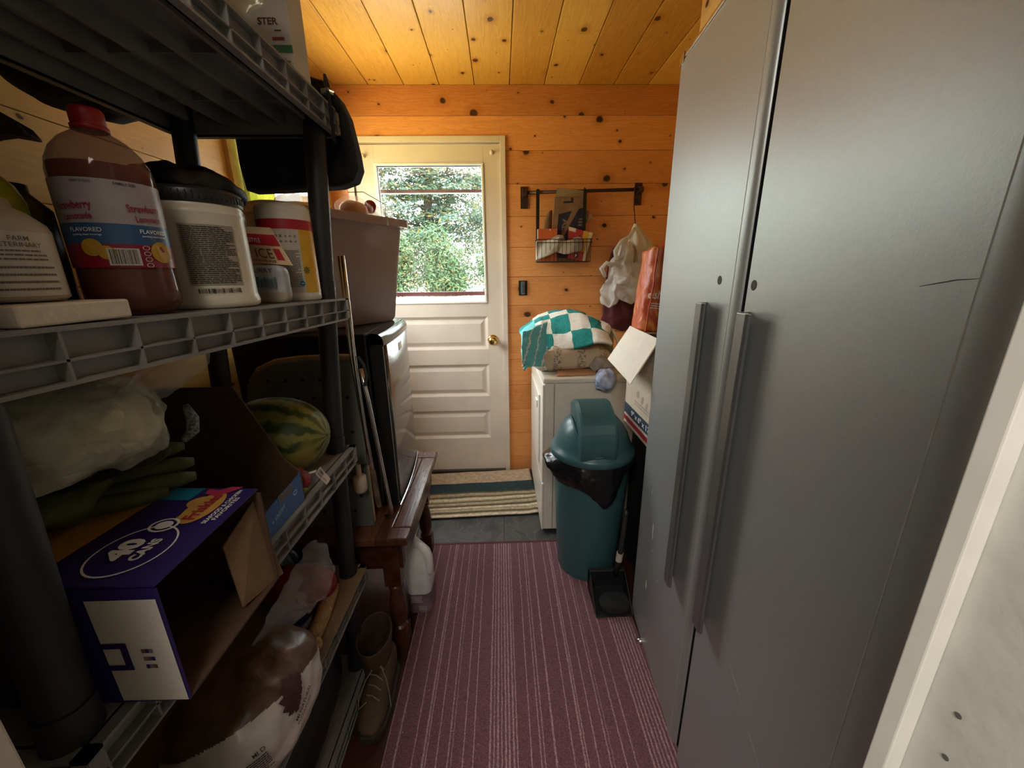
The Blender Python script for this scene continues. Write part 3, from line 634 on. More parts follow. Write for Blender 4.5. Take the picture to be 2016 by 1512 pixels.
# fridge, turned slightly
FA = V((-.392, 1.262, 0)); FU = V((-.031, .464, 0)).normalized(); FN = V((FU.y, -FU.x, 0))
fp = lambda u, d, z: FA + FU*u + FN*d + V((0, 0, z))
STEEL = mat('brushed_steel', (.17, .16, .15), .17, .85, var=.10, vs=4)
FBL = mat('fridge_black', (.012, .013, .014), .28)
fg = thing('mini_fridge', (-.65, 1.5, BZ), 'small stainless front fridge standing on the dark table', 'fridge')
FW = .462
mb = MB(); mb.hexa([fp(0, -.05, .515), fp(0, -.47, .515), fp(FW, -.47, .515), fp(FW, -.05, .515), fp(0, -.05, 1.148), fp(0, -.47, 1.148), fp(FW, -.47, 1.148), fp(FW, -.05, 1.148)]); mb.build('cabinet', FBL, fg, bevel=.006)
for u in (.04, FW-.04):
    for d in (-.09, -.43):
        mb = MB(); mb.tube([fp(u, d, BZ), fp(u, d, .517)], .016, 12); mb.build('foot', FBL, fg)
bow = lambda u: .010*(1-(2*u/FW-1)**2)
K = 14
poly = [(FW*i/K, bow(FW*i/K)) for i in range(K+1)]
mb = MB(); mb.prism([fp(u, d, .512) for u, d in [(0.004, -.044)] + [(max(.004, min(FW-.004, u)), d-.001) for u, d in poly] + [(FW-.004, -.044)]], (0, 0, .60))
dr = mb.build('door', FBL, fg)
mb = MB(); mb.grid(lambda a, v: fp(.022+(FW-.044)*a, bow(.022+(FW-.044)*a)+.0012, .516+.598*v), 18, 2); mb.build('steel_skin', STEEL, dr, smooth=True, solid=.002)
mb = MB()
def capf(a, v):
    u = FW*a; b_ = bow(u); t_ = v*PI*.5
    return fp(u, -.046 + (b_+.004+.046)*math.cos(t_)**.45 if v < .999 else -.046, 1.110 + .040*math.sin(t_)**.8)
mb.grid(capf, 18, 10); mb.prism([fp(u, d+.003, 1.108) for u, d in [(0, -.046)] + poly + [(FW, -.046)]], (0, 0, .004))
mb.build('top_cap', mat('gloss_black', (.012, .016, .016), .12), dr, smooth=True)
mb = MB(); mb.tube([fp(FW*i/K, bow(FW*i/K)+.004, .511) for i in range(K+1)], .003, 8); mb.build('bottom_trim', CHROME, dr)
bd = MB(); mpb = lambda u, v: fp(.205+u, bow(.205)+.0022, 1.055+v); bd.hexa([fp(.205, bow(.2), 1.055), fp(.255, bow(.25), 1.055), fp(.255, bow(.25)+.003, 1.055), fp(.205, bow(.2)+.003, 1.055), fp(.205, bow(.2), 1.085), fp(.255, bow(.25), 1.085), fp(.255, bow(.25)+.003, 1.085), fp(.205, bow(.2)+.003, 1.085)])
bdo = bd.build('badge', mat('silver_badge', (.75, .74, .72), .3, .6), dr)
# tote on the fridge
TA = V((-.655, 1.205, 0)); TB = V((-.368, 1.68, 0)); TD = (TB-TA).normalized(); TL = (TB-TA).length; TN = V((-TD.y, TD.x, 0)); TW = .325
TZ0, TZ1 = 1.1545, 1.542
tp = lambda a, b_, z: TA + TD*a + TN*b_ + V((0, 0, z))
m = clothmat('tote_plastic', (.50, .40, .38), .36)
pn = m.node_tree; gl = nd(pn, 'ShaderNodeBsdfGlossy'); gl.inputs['Roughness'].default_value = .4; mxx = nd(pn, 'ShaderNodeMixShader'); mxx.inputs[0].default_value = .05
oo = [q for q in pn.nodes if q.type == 'OUTPUT_MATERIAL'][0]; src = oo.inputs[0].links[0].from_socket; pn.links.new(src, mxx.inputs[1]); pn.links.new(gl.outputs[0], mxx.inputs[2]); pn.links.new(mxx.outputs[0], oo.inputs[0])
def rrect(a0, a1, b0, b1, r, n=5, bowv=0.):
    P = []
    for cx, cy, q in ((a1-r, b0+r, -PI/2), (a1-r, b1-r, 0), (a0+r, b1-r, PI/2), (a0+r, b0+r, PI)):
        for i in range(n+1): t_ = q+PI/2*i/n; P.append((cx+r*math.cos(t_), cy+r*math.sin(t_)))
    return P
def ring_loft(mb, rings, close_bottom=True, mi=0):
    k = len(rings[0]); vs = [p for r_ in rings for p in r_]; fs = []
    for i in range(len(rings)-1):
        for j in range(k): fs.append((i*k+j, i*k+(j+1) % k, (i+1)*k+(j+1) % k, (i+1)*k+j))
    if close_bottom: fs.append(tuple(range(k))[::-1])
    mb.add(vs, fs, mi)
tt = thing('storage_tote', (-.66, 1.53, TZ0), 'large mauve grey plastic tote on top of the small fridge', 'tote')
mb = MB(); rr_ = []
for z, ins in ((TZ0, .052), (TZ0+.012, .046), (TZ0+.2, .026), (TZ1-.028, .008), (TZ1-.027, .0)): rr_.append([tp(a, b_, z) for a, b_ in rrect(ins, TL-ins, ins, TW-ins, .05)])
ring_loft(mb, rr_); mb.build('tub', m, tt, auto=40, solid=-.003)
mb = MB(); rr_ = [[tp(a, b_, z) for a, b_ in rrect(-o, TL+o, -o, TW+o, .05)] for z, o in ((TZ1-.030, .004), (TZ1-.028, .014), (TZ1-.002, .014), (TZ1, .011), (TZ1, -.004), (TZ1-.02, -.004))]
ring_loft(mb, rr_, False); mb.build('rim', mat('tote_rim', (.40, .31, .30), .45), tt, auto=40)
mb = MB(); q0 = tp(TL*.78, -.012, 0); mb.tube([q0+V((0,0,TZ1-.03)), q0+V((0,0,TZ1+.002))], .005, 8)
for k in range(1): mb.tube([tp(TL*.76, -.016, TZ1), tp(TL*.80, .0, TZ1+.045), tp(TL*.70, .05, TZ1+.085), tp(TL*.62, .08, TZ1+.08)], .0015, 6)
mb.build('wire_bail', CHROME, tt)
# food in the tote
BREAD = mat('bread_crust', (.52, .25, .07), .7, var=.35, vs=20)
CLEAR = filmmat('clear_wrap', (.95, .93, .88), .16, .1)
t = thing('bread_bag', tp(.17, .10, TZ0+.01), 'bread in yellow wrapper showing above the tote rim left of the post', 'bread')
mb = MB(); mb.blob(tp(.22, .12, TZ1-.03), (.075, .15, .062), 2.4, .006, 14, 2, rot=RZ(-.3)); mb.build('loaf', BREAD, t, smooth=True)
mb = MB(); mb.blob(tp(.17, .11, TZ1-.025), (.072, .11, .072), 2.4, .012, 16, 3, rot=RZ(-.3)); wz = mb.build('wrapper', filmmat('yellow_wrap', (.90, .66, .22), .7, .25), t, smooth=True)
mb = MB(); mb.blob(tp(.20, .17, TZ0+.10), (.07, .12, .09), 3, .004, 10, 1); mb.build('lower_pack', mat('paper_pack', (.5, .42, .3), .8), t, smooth=True)
t = thing('bun_bag', tp(.36, .09, TZ0+.2), 'clear bag of orange buns right of the shelf post above the tote', 'bread')
mb = MB(); mb.blob(tp(.34, .055, TZ1+.010), (.050, .055, .040), 2.2, .004, 20, 5); mb.build('bun', mat('orange_bun', (.60, .30, .14), .6, var=.2), t, smooth=True)
mb = MB(); mb.blob(tp(.345, .06, TZ1+.012), (.062, .07, .052), 2.2, .010, 24, 6); mb.build('bag', CLEAR, t, smooth=True)
mb = MB(); mb.blob(tp(.35, .15, TZ1-.14), (.07, .06, .10), 3, .004, 10, 7); mb.build('lower_pack', mat('paper_pack_2', (.55, .5, .4), .8), t, smooth=True)
t = thing('bottle', tp(.46, .10, TZ0+.2), 'clear bottle with a red cap lying on top in the tote', 'bottle')
p0 = tp(.42, .055, TZ1+.043); ax = (p0-tp(.53, .20, TZ1+.0)).normalized(); X_ = ax.orthogonal().normalized(); Y_ = ax.cross(X_)
mb = MB(); mb.lathe(p0, [(.018, -.02), (.020, -.035), (.045, -.075), (.05, -.10), (.05, -.20), (.044, -.215), (0, -.215)], 24, X=X_, Y=Y_, Z=ax); mb.build('body', filmmat('pale_bottle', (.93, .88, .74), .45, .1), t, smooth=True)
mb = MB(); mb.lathe(p0, [(.021, -.022), (.0215, 0), (.019, .003), (0, .003)], 24, X=X_, Y=Y_, Z=ax); mb.build('cap', mat('red_cap', (.36, .008, .03), .35), t, smooth=True)
t = tag(MB().blob(tp(.49, .11, TZ1-.005), (.07, .07, .055), 2.2, .014, 26, 9).build('clear_bag', filmmat('clear_crinkle', (.95, .95, .93), .28, .08), smooth=True), 'crinkled clear plastic bag at the right end of the tote', 'bag')
mb = MB(); mb.box(-.06, .06, -.05, .05, -.12, .0); mb.xf(Matrix.Translation(tp(.45, .16, TZ1-.06))); tag(mb.build('food_carton', mat('food_carton_card', (.55, .48, .36), .8)), 'pale carton down inside the tote', 'box')
# ironing board
ib = thing('ironing_board', (-.62, 1.17, BZ), 'folded ironing board standing between the shelving and the fridge', 'ironing board')
prof = [(-.455, BZ+.0), (-.455, 1.084), (-.52, 1.086), (-.62, 1.083), (-.70, 1.074), (-.755, 1.050), (-.785, 1.010), (-.795, .95), (-.80, .80), (-.80, BZ)]
mb = MB(); mb.prism([(x, 1.158, z) for x, z in prof], (0, .012, 0)); pl = mb.build('perforated_plate', mat('dull_metal_plate', (.16, .17, .155), .5, .3), ib)
mb = MB()
for i in range(7):
    for j in range(9):
        x = -.770+.052*i+(.026 if j % 2 else 0); z = .56+.058*j
        if x < -.47 and z < 1.05 and not (x < -.74 and z > .98): mb.lathe((x, 1.1578, z), [(0, 0), (.0055, 0)], 10, X=V((1,0,0)), Y=V((0,0,1)), Z=V((0,-1,0)))
mb.build('hole_pattern', BLACK, pl)
mb = MB(); mb.prism([(x, 1.170, z+(.014 if z > BZ+.01 else 0)) for x, z in prof], (0, .020, 0)); mb.build('tan_pad', mat('tan_pad', (.40, .27, .15), .9), ib, bevel=.004)
for pts, r_ in (([(-.437, 1.135, 1.385), (-.440, 1.137, 1.06), (-.436, 1.14, .85), (-.424, 1.145, .60)], .0065), ([(-.430, 1.150, 1.06), (-.420, 1.155, .95), (-.397, 1.165, .62), (-.393, 1.172, .545), (-.402, 1.185, .515), (-.425, 1.20, .508)], .0065), ([(-.450, 1.145, 1.385), (-.452, 1.145, 1.10), (-.440, 1.147, .80), (-.443, 1.148, .74), (-.47, 1.15, .73)], .005)):
    mb = MB(); mb.tube(pts, r_, 10); mb.build('leg_tube', CHROME, ib, smooth=True)
mb = MB(); mb.tube([(-.429, 1.142, .72), (-.4245, 1.144, .60), (-.4225, 1.145, .585)], [.0085, .0095, .008], 10); mb.build('worn_end_sleeve', mat('worn_brown', (.13, .08, .05), .8, var=.5), ib)
mb = MB(); mb.tube([(-.428, 1.135, 1.10), (-.415, 1.135, 1.075), (-.410, 1.135, 1.04), (-.418, 1.135, 1.01)], .005, 8); mb.build('catch_lever', CHARCOAL, ib)
mb = MB(); mb.lathe((-.466, 1.122, .655), [(0, 0), (.014, .0), (.021, .008), (.022, .03), (.021, .055), (.015, .06), (.008, .06), (.008, .10)], 18); mb.build('cream_end_cap', mat('cream_rubber', (.52, .44, .33), .6), ib, smooth=True)
# milk jug
mj = thing('plastic_jug', (-.352, 1.315, 0), 'white plastic jug with handle on the floor beside the table legs', 'jug')
HD = filmmat('milky_plastic', (.86, .86, .86), .93, .35)
mb = MB(); jr = []
for z, a, b_, ox in ((.0, .040, .048, 0), (.004, .046, .055, 0), (.10, .048, .058, 0), (.20, .048, .058, 0), (.235, .044, .052, -.003), (.265, .034, .040, -.010), (.295, .024, .026, -.018), (.315, .017, .017, -.022), (.335, .0155, .0155, -.022), (.340, .0, .0, -.022)):
    r_ = min(a, b_)*.55; jr.append([V((-.352+ox+p, 1.315+q, z+.0095)) for p, q in rrect(-a, a, -b_, b_, r_ if r_ > 0 else .0001)])
ring_loft(mb, jr); jb = mb.build('body', HD, mj, smooth=True)
mb = MB(); mb.tube([(-.372, 1.300, .300), (-.350, 1.285, .318), (-.325, 1.275, .312), (-.309, 1.272, .285), (-.304, 1.272, .245), (-.306, 1.276, .205), (-.315, 1.285, .175)], [.011, .013, .014, .014, .014, .014, .010], 14); mb.build('handle', HD, mj, smooth=True)
mb = MB(); mb.tube([(-.374, 1.315, .335), (-.374, 1.315, .358)], [.019, .018], 20); mb.build('cap', mat('white_cap', (.8, .8, .8), .4), mj)
mb = MB(); jr = [[V((-.352+p, 1.315+q, z)) for p, q in rrect(-.0492, .0492, -.0592, .0592, .027)] for z in (.015, .105)]; ring_loft(mb, jr, False)
lb = mb.build('label', mat('mauve_grey_label', (.17, .11, .13), .5, var=.4, vs=18), mj, smooth=True)
mb = MB(); f = plane_map((-.352, 1.2556, .02), (1, 0, 0), (0, 0, 1)); print_lines(mb, f, -.03, .015, .045, .078, 4); barcode(mb, f, .0, .03, .006, .03, 0, 16); mb.build('lettering', mat('pale_print', (.4, .36, .36), .6), lb)
# boot
bt = thing('work_boot', (-.43, .93, 0), 'worn brown leather work boot on the floor by the lowest shelf', 'boot')
LEA = mat('brown_leather', (.052, .028, .014), .65, var=.4, vs=22, bump=.15, bs=80)
bcx = -.418
mb = MB(); secs = []
for y, hw, ht in ((1.060, .012, .10), (1.052, .030, .115), (1.025, .038, .12), (.985, .040, .115), (.945, .042, .100), (.905, .044, .085), (.875, .044, .070), (.845, .040, .058), (.825, .031, .048), (.815, .014, .035)):
    ring = []
    for i in range(20):
        a = 2*PI*i/20; cx_ = math.cos(a); sz = math.sin(a)
        ring.append(V((bcx + hw*math.copysign(abs(cx_)**.8, cx_) - .03*(y-.95)/.2*0, y, .022+(ht-.022)*.5*(1+math.copysign(abs(sz)**.7, sz)))))
    secs.append(ring)
ring_loft(mb, secs); n_ = len(secs[-1]); 
sh = []
for z, ry, rx, oy in ((.06, .058, .040, 1.0), (.10, .060, .043, .998), (.14, .062, .048, 1.000), (.175, .066, .053, 1.000), (.205, .070, .056, .998), (.210, .067, .053, .998), (.205, .064, .051, .998), (.14, .053, .042, 1.0), (.08, .048, .034, .998)):
    sh.append([V((bcx-.018+rx*math.cos(2*PI*i/24), oy+ry*math.sin(2*PI*i/24), z+(.018*math.sin(2*PI*i/24) if z > .15 else 0))) for i in range(24)])
ring_loft(mb, sh, False); mb.build('upper', LEA, bt, smooth=True)
mb = MB(); mb.prism([(bcx + hw*1.08*sg_, y, 0.001) for sg_, seq in ((1, 1), (-1, -1)) for y, hw in (((1.06, .022), (1.03, .040), (.98, .041), (.905, .046), (.85, .042), (.812, .020))[::seq])], (0, 0, .024)); mb.build('sole', mat('dark_rubber', (.03, .022, .016), .8), bt, bevel=.003)
mb = MB()
for k in range(4):
    y = .960-.022*k; z = .122-.013*k; mb.tube([(bcx-.022, y, z), (bcx, y-.008, z+.006), (bcx+.022, y-.016, z-.004)], .002, 6)
mb.tube([(bcx+.01, .95, .128), (bcx+.030, .93, .10), (bcx+.044, .905, .06), (bcx+.050, .89, .035)], .0018, 6); mb.tube([(bcx-.01, .95, .128), (bcx-.026, .91, .12), (bcx-.042, .88, .09), (bcx-.03, .85, .087), (bcx-.012, .868, .09)], .0018, 6)
mb.build('laces', mat('pale_lace', (.19, .15, .10), .9), bt)
# ================================================================ ITEMS ON THE MIDDLE SHELF
dk = lambda y: 1.275 + .016*(SY1-y)/(SY1-SY0) + .0008
face = lambda x, y: math.atan2(-y, -x)
def bottle_thing(name, c, label, cat):
    return thing(name, c, label, cat)
LABEL = mat('off_white_label', (.50, .45, .36), .5, var=.05)
# white block
mb = MB(); mb.box(-.545, -.407, .339, .442, dk(.40)+.001, dk(.40)+.020)
tag(mb.build('foam_block', mat('cream_foam', (.62, .54, .42), .8, var=.06, vs=90, bump=.1, bs=200), bevel=.002), 'pale cream foam slab at the near front corner of the middle shelf', 'block')
BZ1 = dk(.40)+.0215
# white labelled bottle
c = V((-.474, .392, BZ1)); t = thing('medicine_bottle', c, 'white round bottle with a handwritten veterinary label on the foam slab', 'bottle')
mb = MB(); mb.lathe(c, [(0, 0), (.038, 0), (.042, .003), (.042, .064), (.040, .070), (.030, .080), (.022, .085), (.021, .092), (0, .092)], 36); b_ = mb.build('body', mat('dull_white_plastic', (.40, .35, .27), .45, var=.05), t, smooth=True)
mb = MB(); mb.lathe(c, [(.0424, .005), (.0424, .062)], 40, a0=face(c.x, c.y)-1.25, a1=face(c.x, c.y)+1.25); lb = mb.build('label', LABEL, t, smooth=True)
mb = MB(); f = cyl_map(c, .0424, face(c.x, c.y)+.25, .0004)
put_text(mb, f, 'FARM', .008, .056, h=.0040); put_text(mb, f, 'VETERINARY', .007, .0505, h=.0040)
print_lines(mb, f, -.016, .026, .036, .047, 3, seg=2, fill=.4); print_lines(mb, f, -.026, .030, .008, .034, 4, seg=2, fill=.30, wmin=.025, wmax=.06)
mb.add([f(-.026+.009*math.cos(a), .053+.005*math.sin(a)) for a in [k*PI/5 for k in range(10)]], [tuple(range(10))]); mb.build('lettering', mat('faded_brown_ink', (.15, .11, .08), .7), lb)
# spray bottle behind it
c = V((-.556, .462, dk(.462))); t = thing('spray_bottle', c, 'yellow spray bottle with black trigger head behind the white bottle', 'bottle')
mb = MB(); mb.lathe(c, [(0, 0), (.034, 0), (.036, .004), (.036, .07), (.0365, .10), (.036, .125), (.031, .142), (.022, .153), (.015, .158), (.0135, .167), (0, .167)], 32)
mb.recolor(lambda q: 1 if q.z-c.z > .088 else 0); b_ = mb.build('body', [mat('cream_bottle', (.55, .50, .36), .4), mat('yellow_green_plastic', (.46, .42, .03), .35, var=.15)], t, smooth=True)
mb = MB(); f = cyl_map(c, .0315, face(c.x, c.y), .0008); rect(mb, f, .008, .016, .112, .123, 0, 2); mb.build('red_sticker', mat('orange_red', (.45, .06, .02), .5), b_)
mb = MB(); d_ = V((.90, .43, 0)).normalized(); e_ = V((-d_.y, d_.x, 0)); q0 = c+V((0, 0, .160))
mb.tube([q0, q0+V((0, 0, .022))], .017, 20)
mb.prism([q0+e_*.012+d_*a+V((0, 0, z)) for a, z in ((-.045, .02), (-.048, .045), (-.03, .060), (.0, .064), (.035, .056), (.058, .040), (.064, .028), (.045, .030), (.030, .026), (.02, .012), (.014, -.015), (.008, -.012), (.006, .015), (-.02, .018))], -e_*.024)
mb.build('trigger_head', BLACK, t, bevel=.003)
c = V((-.615, .545, dk(.545))); mb = MB(); mb.lathe(c, [(0, 0), (.034, 0), (.036, .004), (.036, .13), (.02, .150), (.02, .160), (0, .160)], 28); tag(mb.build('dark_bottle', BLACK, smooth=True), 'black bottle in the shade behind the pink drink bottle', 'bottle')
# soda bottle
c = V((-.466, .517, dk(.517))); t = thing('drink_bottle', c, 'large clear bottle of pink drink with a red cap', 'bottle')
r0 = .0462
prof = [(0, .002), (.026, .0), (.036, .002), (.0445, .012), (.046, .03), (.0455, .05), (r0-.001, .053), (r0-.001, .150), (r0, .152), (r0, .160), (.044, .172), (.038, .185), (.029, .196), (.019, .203), (.0145, .207), (.0145, .212)]
mb = MB(); mb.lathe(c, prof, 44); b_ = mb.build('body', filmmat('pink_bottle', (.25, .10, .075), .55, .08), t, smooth=True)
mb = MB(); mb.lathe(c, [(0, .004), (.030, .004), (.043, .014), (.0445, .03), (.044, .168), (0, .168)], 36); mb.build('drink', mat('pink_drink', (.13, .016, .018), .3), b_, smooth=True)
mb = MB(); mb.lathe(c, [(.0150, .206), (.0165, .207), (.0165, .211), (.0145, .212), (.0152, .213), (.0152, .226), (.0138, .229), (0, .2292)], 30); mb.build('cap', mat('red_cap_2', (.30, .008, .008), .4), t, smooth=True)
mb = MB(); mb.lathe(c, [(r0+.0004, .056), (r0+.0006, .082), (r0+.0006, .104), (r0+.0006, .150)], 48)
mb.recolor(lambda q: (0 if q.z-c.z < .082 else (1 if q.z-c.z < .104 else 2)))
lb = mb.build('label', [mat('label_magenta', (.24, .010, .030), .35), mat('label_blue', (.035, .085, .19), .35), mat('label_grey_white', (.33, .28, .29), .35)], t, smooth=True)
A0 = face(c.x, c.y); f = cyl_map(c, r0+.0008, A0, .0006)
mb = MB()
for u0 in (-.028, .034):
    mb = MB(); put_text(mb, f, 'FLAVORED', u0, .097, w=.030, mi=0); put_text(mb, f, 'sparkling water beverage', u0, .0915, w=.028, mi=0); mb.build('lettering', WHITEINK, lb)
mb = MB()
barcode(mb, f, -.012, .012, .060, .076, 1, 22); 
for k in range(4): put_text(mb, f, 'O', .021, .059+.0065*k, w=.007, h=.005, bold=-.02)
put_text(mb, f, 'ZERO SUGAR', -.020, .1465, w=.018, mi=1); put_text(mb, f, 'FAMILY SIZE', .016, .1465, w=.02, mi=1)
mb.build('lettering', [WHITEINK, INK], lb)
mb = MB(); rect(mb, lambda u, v: f(u, v), -.014, .014, .0585, .0775, 0, 6); mb.build('barcode_panel', LABEL, lb)
for u0 in (-.034, .030):
    mb = MB(); put_text(mb, f, 'Strawberry', u0, .121, w=.036, h=.011, ang=.06, bold=.025); put_text(mb, f, 'Lemonade', u0+.002, .111, w=.028, h=.007, ang=.06, bold=.02)
    mb.build('lettering', mat('label_rose', (.26, .02, .05), .4), lb)
for u0, v0, r_ in ((-.026, .078, .010), (-.014, .0725, .008), (.038, .074, .013)):
    mb = MB(); disc(mb, f, u0, v0, r_, r_*.95, 0, 20); mb.build('lemon_slice', mat('lemon_yellow', (.46, .26, .025), .45), lb)
# green can behind
c = V((-.577, .706, dk(.7))); t = thing('food_can', c, 'green labelled can between the drink bottle and the white tub', 'can')
mb = MB(); mb.lathe(c, [(0, 0), (.030, 0), (.031, .002), (.031, .110), (.029, .112), (0, .111)], 28); mb.build('body', mat('can_steel', (.5, .5, .48), .3, .8), t, smooth=True)
mb = MB(); mb.lathe(c, [(.0315, .006), (.0315, .104)], 32); lb = mb.build('label', mat('green_label', (.10, .20, .06), .5), t, smooth=True)
mb = MB(); f = cyl_map(c, .0316, face(c.x, c.y), .0006); print_lines(mb, f, .004, .026, .05, .10, 12, 0); rect(mb, f, .012, .026, .008, .045, 1, 4); print_lines(mb, f, .013, .026, .010, .043, 12, 2); mb.build('lettering', [INK, LABEL, REDINK], lb)
# white tub with black lid
c = V((-.477, .664, dk(.664))); rT = .0665; t = thing('powder_tub', c, 'white round tub with black lid and grey printed panel', 'tub')
mb = MB(); mb.lathe(c, [(0, .002), (.060, 0), (.0665, .003), (.0685, .010), (.0665, .018), (.0655, .022), (.0648, .135), (.066, .138), (.0665, .141), (.0645, .144), (.0662, .147), (.0645, .151), (.064, .158), (0, .158)], 56)
b_ = mb.build('body', mat('ivory_tub', (.66, .60, .47), .32, var=.03), t, smooth=True)
mb = MB(); mb.lathe(c, [(.0655, .152), (.0670, .154), (.0672, .168), (.0650, .173), (.056, .1745), (0, .1745)], 48)
for k in range(56): 
    a = 2*PI*k/56; p_ = c+V((math.cos(a)*.0674, math.sin(a)*.0674, .156)); mb.tube([p_, p_+V((0, 0, .011))], .0009, 5)
mb.build('lid', mat('dark_lid', (.022, .022, .020), .35), t, smooth=True)
f = cyl_map(c, .0655, face(c.x, c.y)+.22, .0010)
mb = MB(); rect(mb, f, -.036, .033, .036, .122, 0, 14); pn_ = mb.build('printed_panel', mat('grey_tan_panel', (.33, .28, .21), .5), b_)
f2 = cyl_map(c, .0655, face(c.x, c.y)+.22, .0018); mb = MB(); print_lines(mb, f2, -.034, .031, .038, .120, 30, seg=2, fill=.42); mb.build('lettering', INK, b_); mb = MB(); barcode(mb, f2, -.028, .028, .024, .031, 0, 34); mb.build('barcode', INK, b_)
# wipes canister
c = V((-.477, .932, dk(.93))); rW = .054; t = thing('wipes_canister', c, 'white wipes canister with red band and yellow stripe beside the front post', 'canister')
mb = MB(); mb.lathe(c, [(0, 0), (.050, 0), (.054, .003), (.0545, .012), (rW, .016), (rW, .188), (.0535, .196), (.047, .203), (.0, .2045)], 48); b_ = mb.build('body', mat('white_canister', (.70, .64, .53), .4, var=.03), t, smooth=True)
A0 = face(c.x, c.y); lo, hi = A0-1.5, A0+1.5
mb = MB(); mb.lathe(c, [(rW+.0005, .018), (rW+.0005, .148), (rW+.0005, .150), (rW+.0005, .170)], 60, a0=lo, a1=hi)
def wl(q):
    z = q.z-c.z; a = math.atan2(q.y-c.y, q.x-c.x); u = ((a-A0+PI) % (2*PI)-PI)*rW
    if z > .150: return 1
    return 2 if u > .024 else 0
mb.recolor(wl); lb = mb.build('label', [mat('label_cream_grey', (.52, .46, .37), .45, var=.03), mat('label_red', (.42, .015, .03), .4), mat('label_yellow', (.66, .36, .02), .4)], t, smooth=True)
f = cyl_map(c, rW+.0006, A0, .0008); mb = MB()
print_lines(mb, f, -.030, .020, .030, .108, 26, seg=2, fill=.38); 
for k in range(5): put_text(mb, f, 'oxdhX'[k], -.020+.009*k, .136, h=.005); put_text(mb, f, 'xoOoX'[k], -.020+.009*k, .125, h=.004)
mb.build('lettering', INK, lb)
mb = MB(); disc(mb, f, .0175, .038, .0055, .0055); mb.build('blue_roundel', mat('label_teal_blue', (.03, .17, .32), .4), lb)
mb = MB(); f3 = cyl_map(c, rW+.0006, A0, .0016); rect(mb, f3, .0145, .0205, .0375, .0387); mb.build('roundel_bar', WHITEINK, lb)
mb = MB()
for k in range(8): 
    a = 2*PI*k/8; p_ = f(.031, .066); mb.add([f(.031, .066), f(.031+.006*math.cos(a-.25), .066+.007*math.sin(a-.25)), f(.031+.008*math.cos(a), .066+.009*math.sin(a)), f(.031+.006*math.cos(a+.25), .066+.007*math.sin(a+.25))], [(0, 1, 2, 3)])
mb.build('leaf_emblem', mat('olive_ink', (.12, .12, .02), .5), lb)
# ICE card and small packet
t = thing('folded_card', (-.47, .80, dk(.80)+.09), 'red and cream printed card leaning on the wipes canister', 'card')
q = [V((-.525, .810, 1.362)), V((-.405, .796, 1.352)), V((-.446, .815, 1.423)), V((-.52, .822, 1.428))]
mb = MB(); mb.slab([q[0], q[1], q[2], q[3]], -.003); b_ = mb.build('card', mat('cream_card', (.66, .45, .27), .6), t)
lerp2 = lambda a, b2: (lambda x0, x1: x0 + (x1-x0)*b2)(q[0]+(q[1]-q[0])*a, q[3]+(q[2]-q[3])*a)
nn = (q[1]-q[0]).cross(q[3]-q[0]).normalized(); f = lambda a, b2: lerp2(a, b2) + nn*.0008
mb = MB(); rect(mb, f, .0, 1.0, .50, .80); rect(mb, f, .80, .93, .12, .42); mb.build('red_band', REDINK, b_)
f2 = lambda a, b2: lerp2(a, b2) + nn*.0014
mb = MB(); put_text(mb, f2, 'ICE', .60, .28, w=.32, h=.26, mi=0, bold=-.005, ang=0); put_text(mb, f2, 'SERVINGS', .56, .07, w=.40, h=.06, mi=0); put_text(mb, f2, 'HOMESTYLE', .36, .63, w=.50, h=.12, mi=1); mb.build('lettering', [mat('brown_ink', (.10, .05, .03), .6), WHITEINK], b_)
mb = MB(); c = V((-.462, .800, dk(.80))); mb.blob(c+V((0, .004, .036)), (.040, .014, .037), 5, .0015, 30, 4, zmin=c.z+.0005); mb.recolor(lambda p: 1 if p.z-c.z > .028 and p.z-c.z < .072 else 0)
t = tag(mb.build('small_packet', [mat('packet_tan', (.40, .33, .24), .5), mat('packet_grey_blue', (.42, .42, .44), .45, var=.3, vs=30)], smooth=True, origin=c), 'small grey blue packet standing under the printed card', 'packet')
f = plane_map(c+V((0, -.0125, 0)), (1, 0, 0), (0, 0, 1), .002); mb = MB(); put_text(mb, f, 'FLURRY', -.002, .062, w=.05, h=.008)
mb.build('lettering', mat('slate_ink', (.05, .06, .08), .5), t)
mb = MB()
for k in range(9): rect(mb, f, -.030+.0065*k, -.0255+.0065*k, .030, .038+.013*abs(math.sin(k*1.7)))
mb.build('skyline_print', mat('teal_blue_print', (.09, .17, .22), .5), t)
c = V((-.497, 1.018, dk(1.018))); mb = MB(); mb.blob(c+V((0, 0, .05)), (.014, .014, .05), 3.2, .002, 30, 6, zmin=c.z+.0005); tag(mb.build('red_pouch', mat('dusty_red_pouch', (.26, .05, .03), .35, var=.4, vs=40), smooth=True), 'narrow dusty red pouch between the canister and the front post', 'pouch')
# black bag behind the tub
mb = MB(); mb.blob((-.636, .845, 1.405), (.055, .165, .122), 2.6, .022, 11, 11, zmin=dk(.85)+.0005, nu=70, nv=44)
mb.blob((-.565, .80, 1.495), (.06, .115, .026), 2.4, .014, 16, 13, rot=RZ(.1), nu=60); mb.blob((-.535, .795, 1.44), (.018, .035, .055), 2.6, .012, 18, 14)
t = tag(mb.build('black_bag', mat('black_nylon', (.010, .010, .011), .55, var=.4), smooth=True), 'crumpled black bag heaped behind and over the white tub', 'bag')
mb = MB(); mb.blob((-.512, .802, 1.418), (.010, .022, .026), 3, .003, 20, 4); mb.build('grey_tab', mat('grey_rubber', (.07, .075, .08), .6), t, smooth=True)

